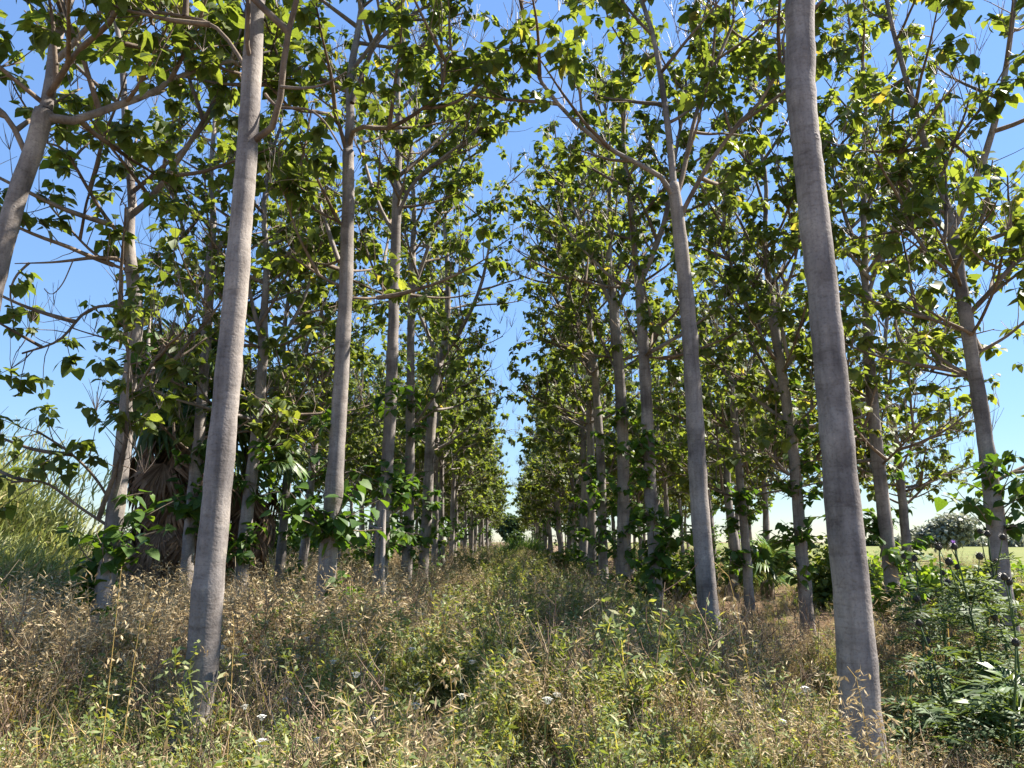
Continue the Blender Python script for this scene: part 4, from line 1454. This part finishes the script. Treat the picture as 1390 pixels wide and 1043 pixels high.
def thistle(label, loc, h, seed, heads=4, bloom=1):
    r = np.random.default_rng(seed)
    base = np.array((loc[0], loc[1], float(gz(*loc))))
    root = empty('thistle', base, label, 'thistle')
    b = MB()
    main = arch(np.array((0, 0, -0.05)), np.array((r.normal(0, 0.08), r.normal(0, 0.08), 1)), h, 0.1, r, 8, 0.03)
    tube(b, main, np.linspace(0.013, 0.006, 9), 6, rng=r)
    tips = [(main[-1], main[-1] - main[-2])]
    sides = []
    for k in range(heads - 1):
        p, T = along(main, r.uniform(0.5, 0.9))
        q = arch(p, perp_dir(T, k * 2.4 + r.normal(0, 0.3), 0.7), h * r.uniform(0.2, 0.36), 1.1, r, 5, 0.06)
        tube(b, q, np.linspace(0.007, 0.004, 6), 5, rng=r)
        tips.append((q[-1], q[-1] - q[-2]))
        sides.append(q)
    obj('stem', b.mesh('stem', M_THIST), root)
    for k in range(26):          # deeply lobed leaves
        src = main if k < 19 or not sides else sides[k % len(sides)]
        f = r.uniform(0.06, 0.85) if src is main else r.uniform(0.1, 0.7)
        p, T = along(src, f)
        L = (0.58 - 0.36 * f) * r.uniform(0.8, 1.2) * (1 if src is main else 0.6)
        az = k * 2.4 + r.normal(0, 0.3)
        rb = arch(p, np.array((math.cos(az), math.sin(az), 0.5)), L, -1.1, r, 8, 0.04)
        m = MB()
        tube(m, rb, np.linspace(0.006, 0.002, 9), 3, cap=False, rng=r)
        sd = np.array((-math.sin(az), math.cos(az), 0))
        for q in range(1, 9):
            t = rb[q] - rb[q - 1]
            t = t / np.linalg.norm(t)
            w = L * 0.30 * math.sin(math.pi * (q + 0.6) / 9.8)
            for s in (-1, 1):
                tip = rb[q] + sd * s * w + t * w * 0.55 + np.array((0, 0, r.normal(0.02, 0.02)))
                mid = (rb[q] + tip) / 2 + (0, 0, 0.01)
                m.add(np.array([rb[q - 1] * 0.35 + rb[q] * 0.65, mid + t * w * 0.16, tip, mid - t * w * 0.2, rb[q]]), [(0, 3, 2, 1)])
        obj('leaf', m.mesh('leaf', M_THIST), root)
    for k, (p, T) in enumerate(tips):
        T = T / np.linalg.norm(T)
        R = r.uniform(0.024, 0.032)
        m = MB()
        prof = [(-0.9, 0.35), (-0.6, 0.85), (0, 1.05), (0.6, 0.8), (1.0, 0.5)]
        tube(m, np.array([p + T * R * (1 + z) for z, q in prof]), [R * q for z, q in prof], 10, rng=r)
        n = 46
        a = np.arange(n) * 2.4
        z = np.linspace(-0.6, 0.9, n)
        u = np.cross(T, (1, 0, 0.2))
        u /= np.linalg.norm(u)
        v = np.cross(T, u)
        dirs = u * np.cos(a)[:, None] + v * np.sin(a)[:, None]
        for q in range(n):
            rr = R * (1.0 - 0.35 * abs(z[q]))
            o0 = p + T * R * (1 + z[q]) + dirs[q] * rr * 0.9
            tp = o0 + (dirs[q] * 0.9 + T * 0.6) * R * 0.9
            s_ = np.cross(T, dirs[q]) * R * 0.16
            m.add(np.array([o0 - s_, o0 + s_, tp]), [(0, 1, 2)])
        hd = obj('flower_head', m.mesh('flower_head', M_BRACT), root)
        if k < bloom:
            m = MB()
            n = 60
            d = T + r.normal(0, 0.38, (n, 3))
            d /= np.linalg.norm(d, axis=1)[:, None]
            o0 = p + T * R * 1.8
            for q in range(n):
                s_ = np.cross(d[q], (0.3, 0.5, 0.8)) * 0.0022
                m.add(np.array([o0 - s_, o0 + s_, o0 + d[q] * R * 1.5]), [(0, 1, 2)])
            obj('purple_florets', m.mesh('purple_florets', M_PURPLE), hd)


for k, (px, d, h, heads, bloom, lab) in enumerate([
        (1352, 6.6, 1.6, 4, 1, 'tall thistle with an open purple flower before the tall V-forked trunk'),
        (1292, 7.0, 1.62, 3, 0, 'tall thistle with closed dark heads beside the purple-flowered one'),
        (1262, 7.6, 1.5, 3, 0, 'thistle with dark heads nearest the large-leaved sucker'),
        (1388, 7.4, 1.7, 3, 0, 'tallest thistle with dark closed heads on the outer side of the stand'),
        (1320, 5.9, 1.1, 1, 0, 'shorter leafy thistle rising behind the young fan palm'),
        (1372, 5.5, 1.0, 1, 0, 'low spreading thistle beside the young fan palm'),
        (1275, 6.4, 0.9, 1, 0, 'small leafy thistle between the thickest trunk and the tall thistles'),
        (1245, 5.6, 0.75, 1, 0, 'knee-high leafy thistle by the oat stalks at the thickest trunk'),
        (1405, 6.2, 1.3, 3, 0, 'bushy thistle at the outer end of the stand, closed heads'),
        (1300, 8.8, 1.3, 3, 0, 'thistle half hidden behind the tall closed-headed one'),
        (1335, 8.2, 1.4, 3, 0, 'slender thistle at the back of the stand, under the V-forked trunk')]):
    thistle(lab, ground_at(px, d), h, 600 + k, heads, bloom)

# cut stub and leaning pole
g = at(521, 690, 12.6)
b = MB()
x, y = g[0], g[1]
root = empty('cut_stub', (x, y, float(gz(x, y))), 'pale cut wooden stub with a crosspiece beside the slim trunk', 'wooden stub')
tube(b, np.array([(0, 0, -0.1), (0.01, 0, 1.0), (0.0, 0, 2.15)]), [0.05, 0.042, 0.036], 8, wob=0.05)
obj('post', b.mesh('post', M_BARK, True), root)
b = MB()
tube(b, np.array([(-0.02, -0.03, 1.85), (-0.1, -0.04, 1.86), (-0.2, -0.03, 1.9)]), [0.03, 0.027, 0.022], 6, wob=0.05)
obj('crosspiece', b.mesh('crosspiece', M_BARK, True), root)
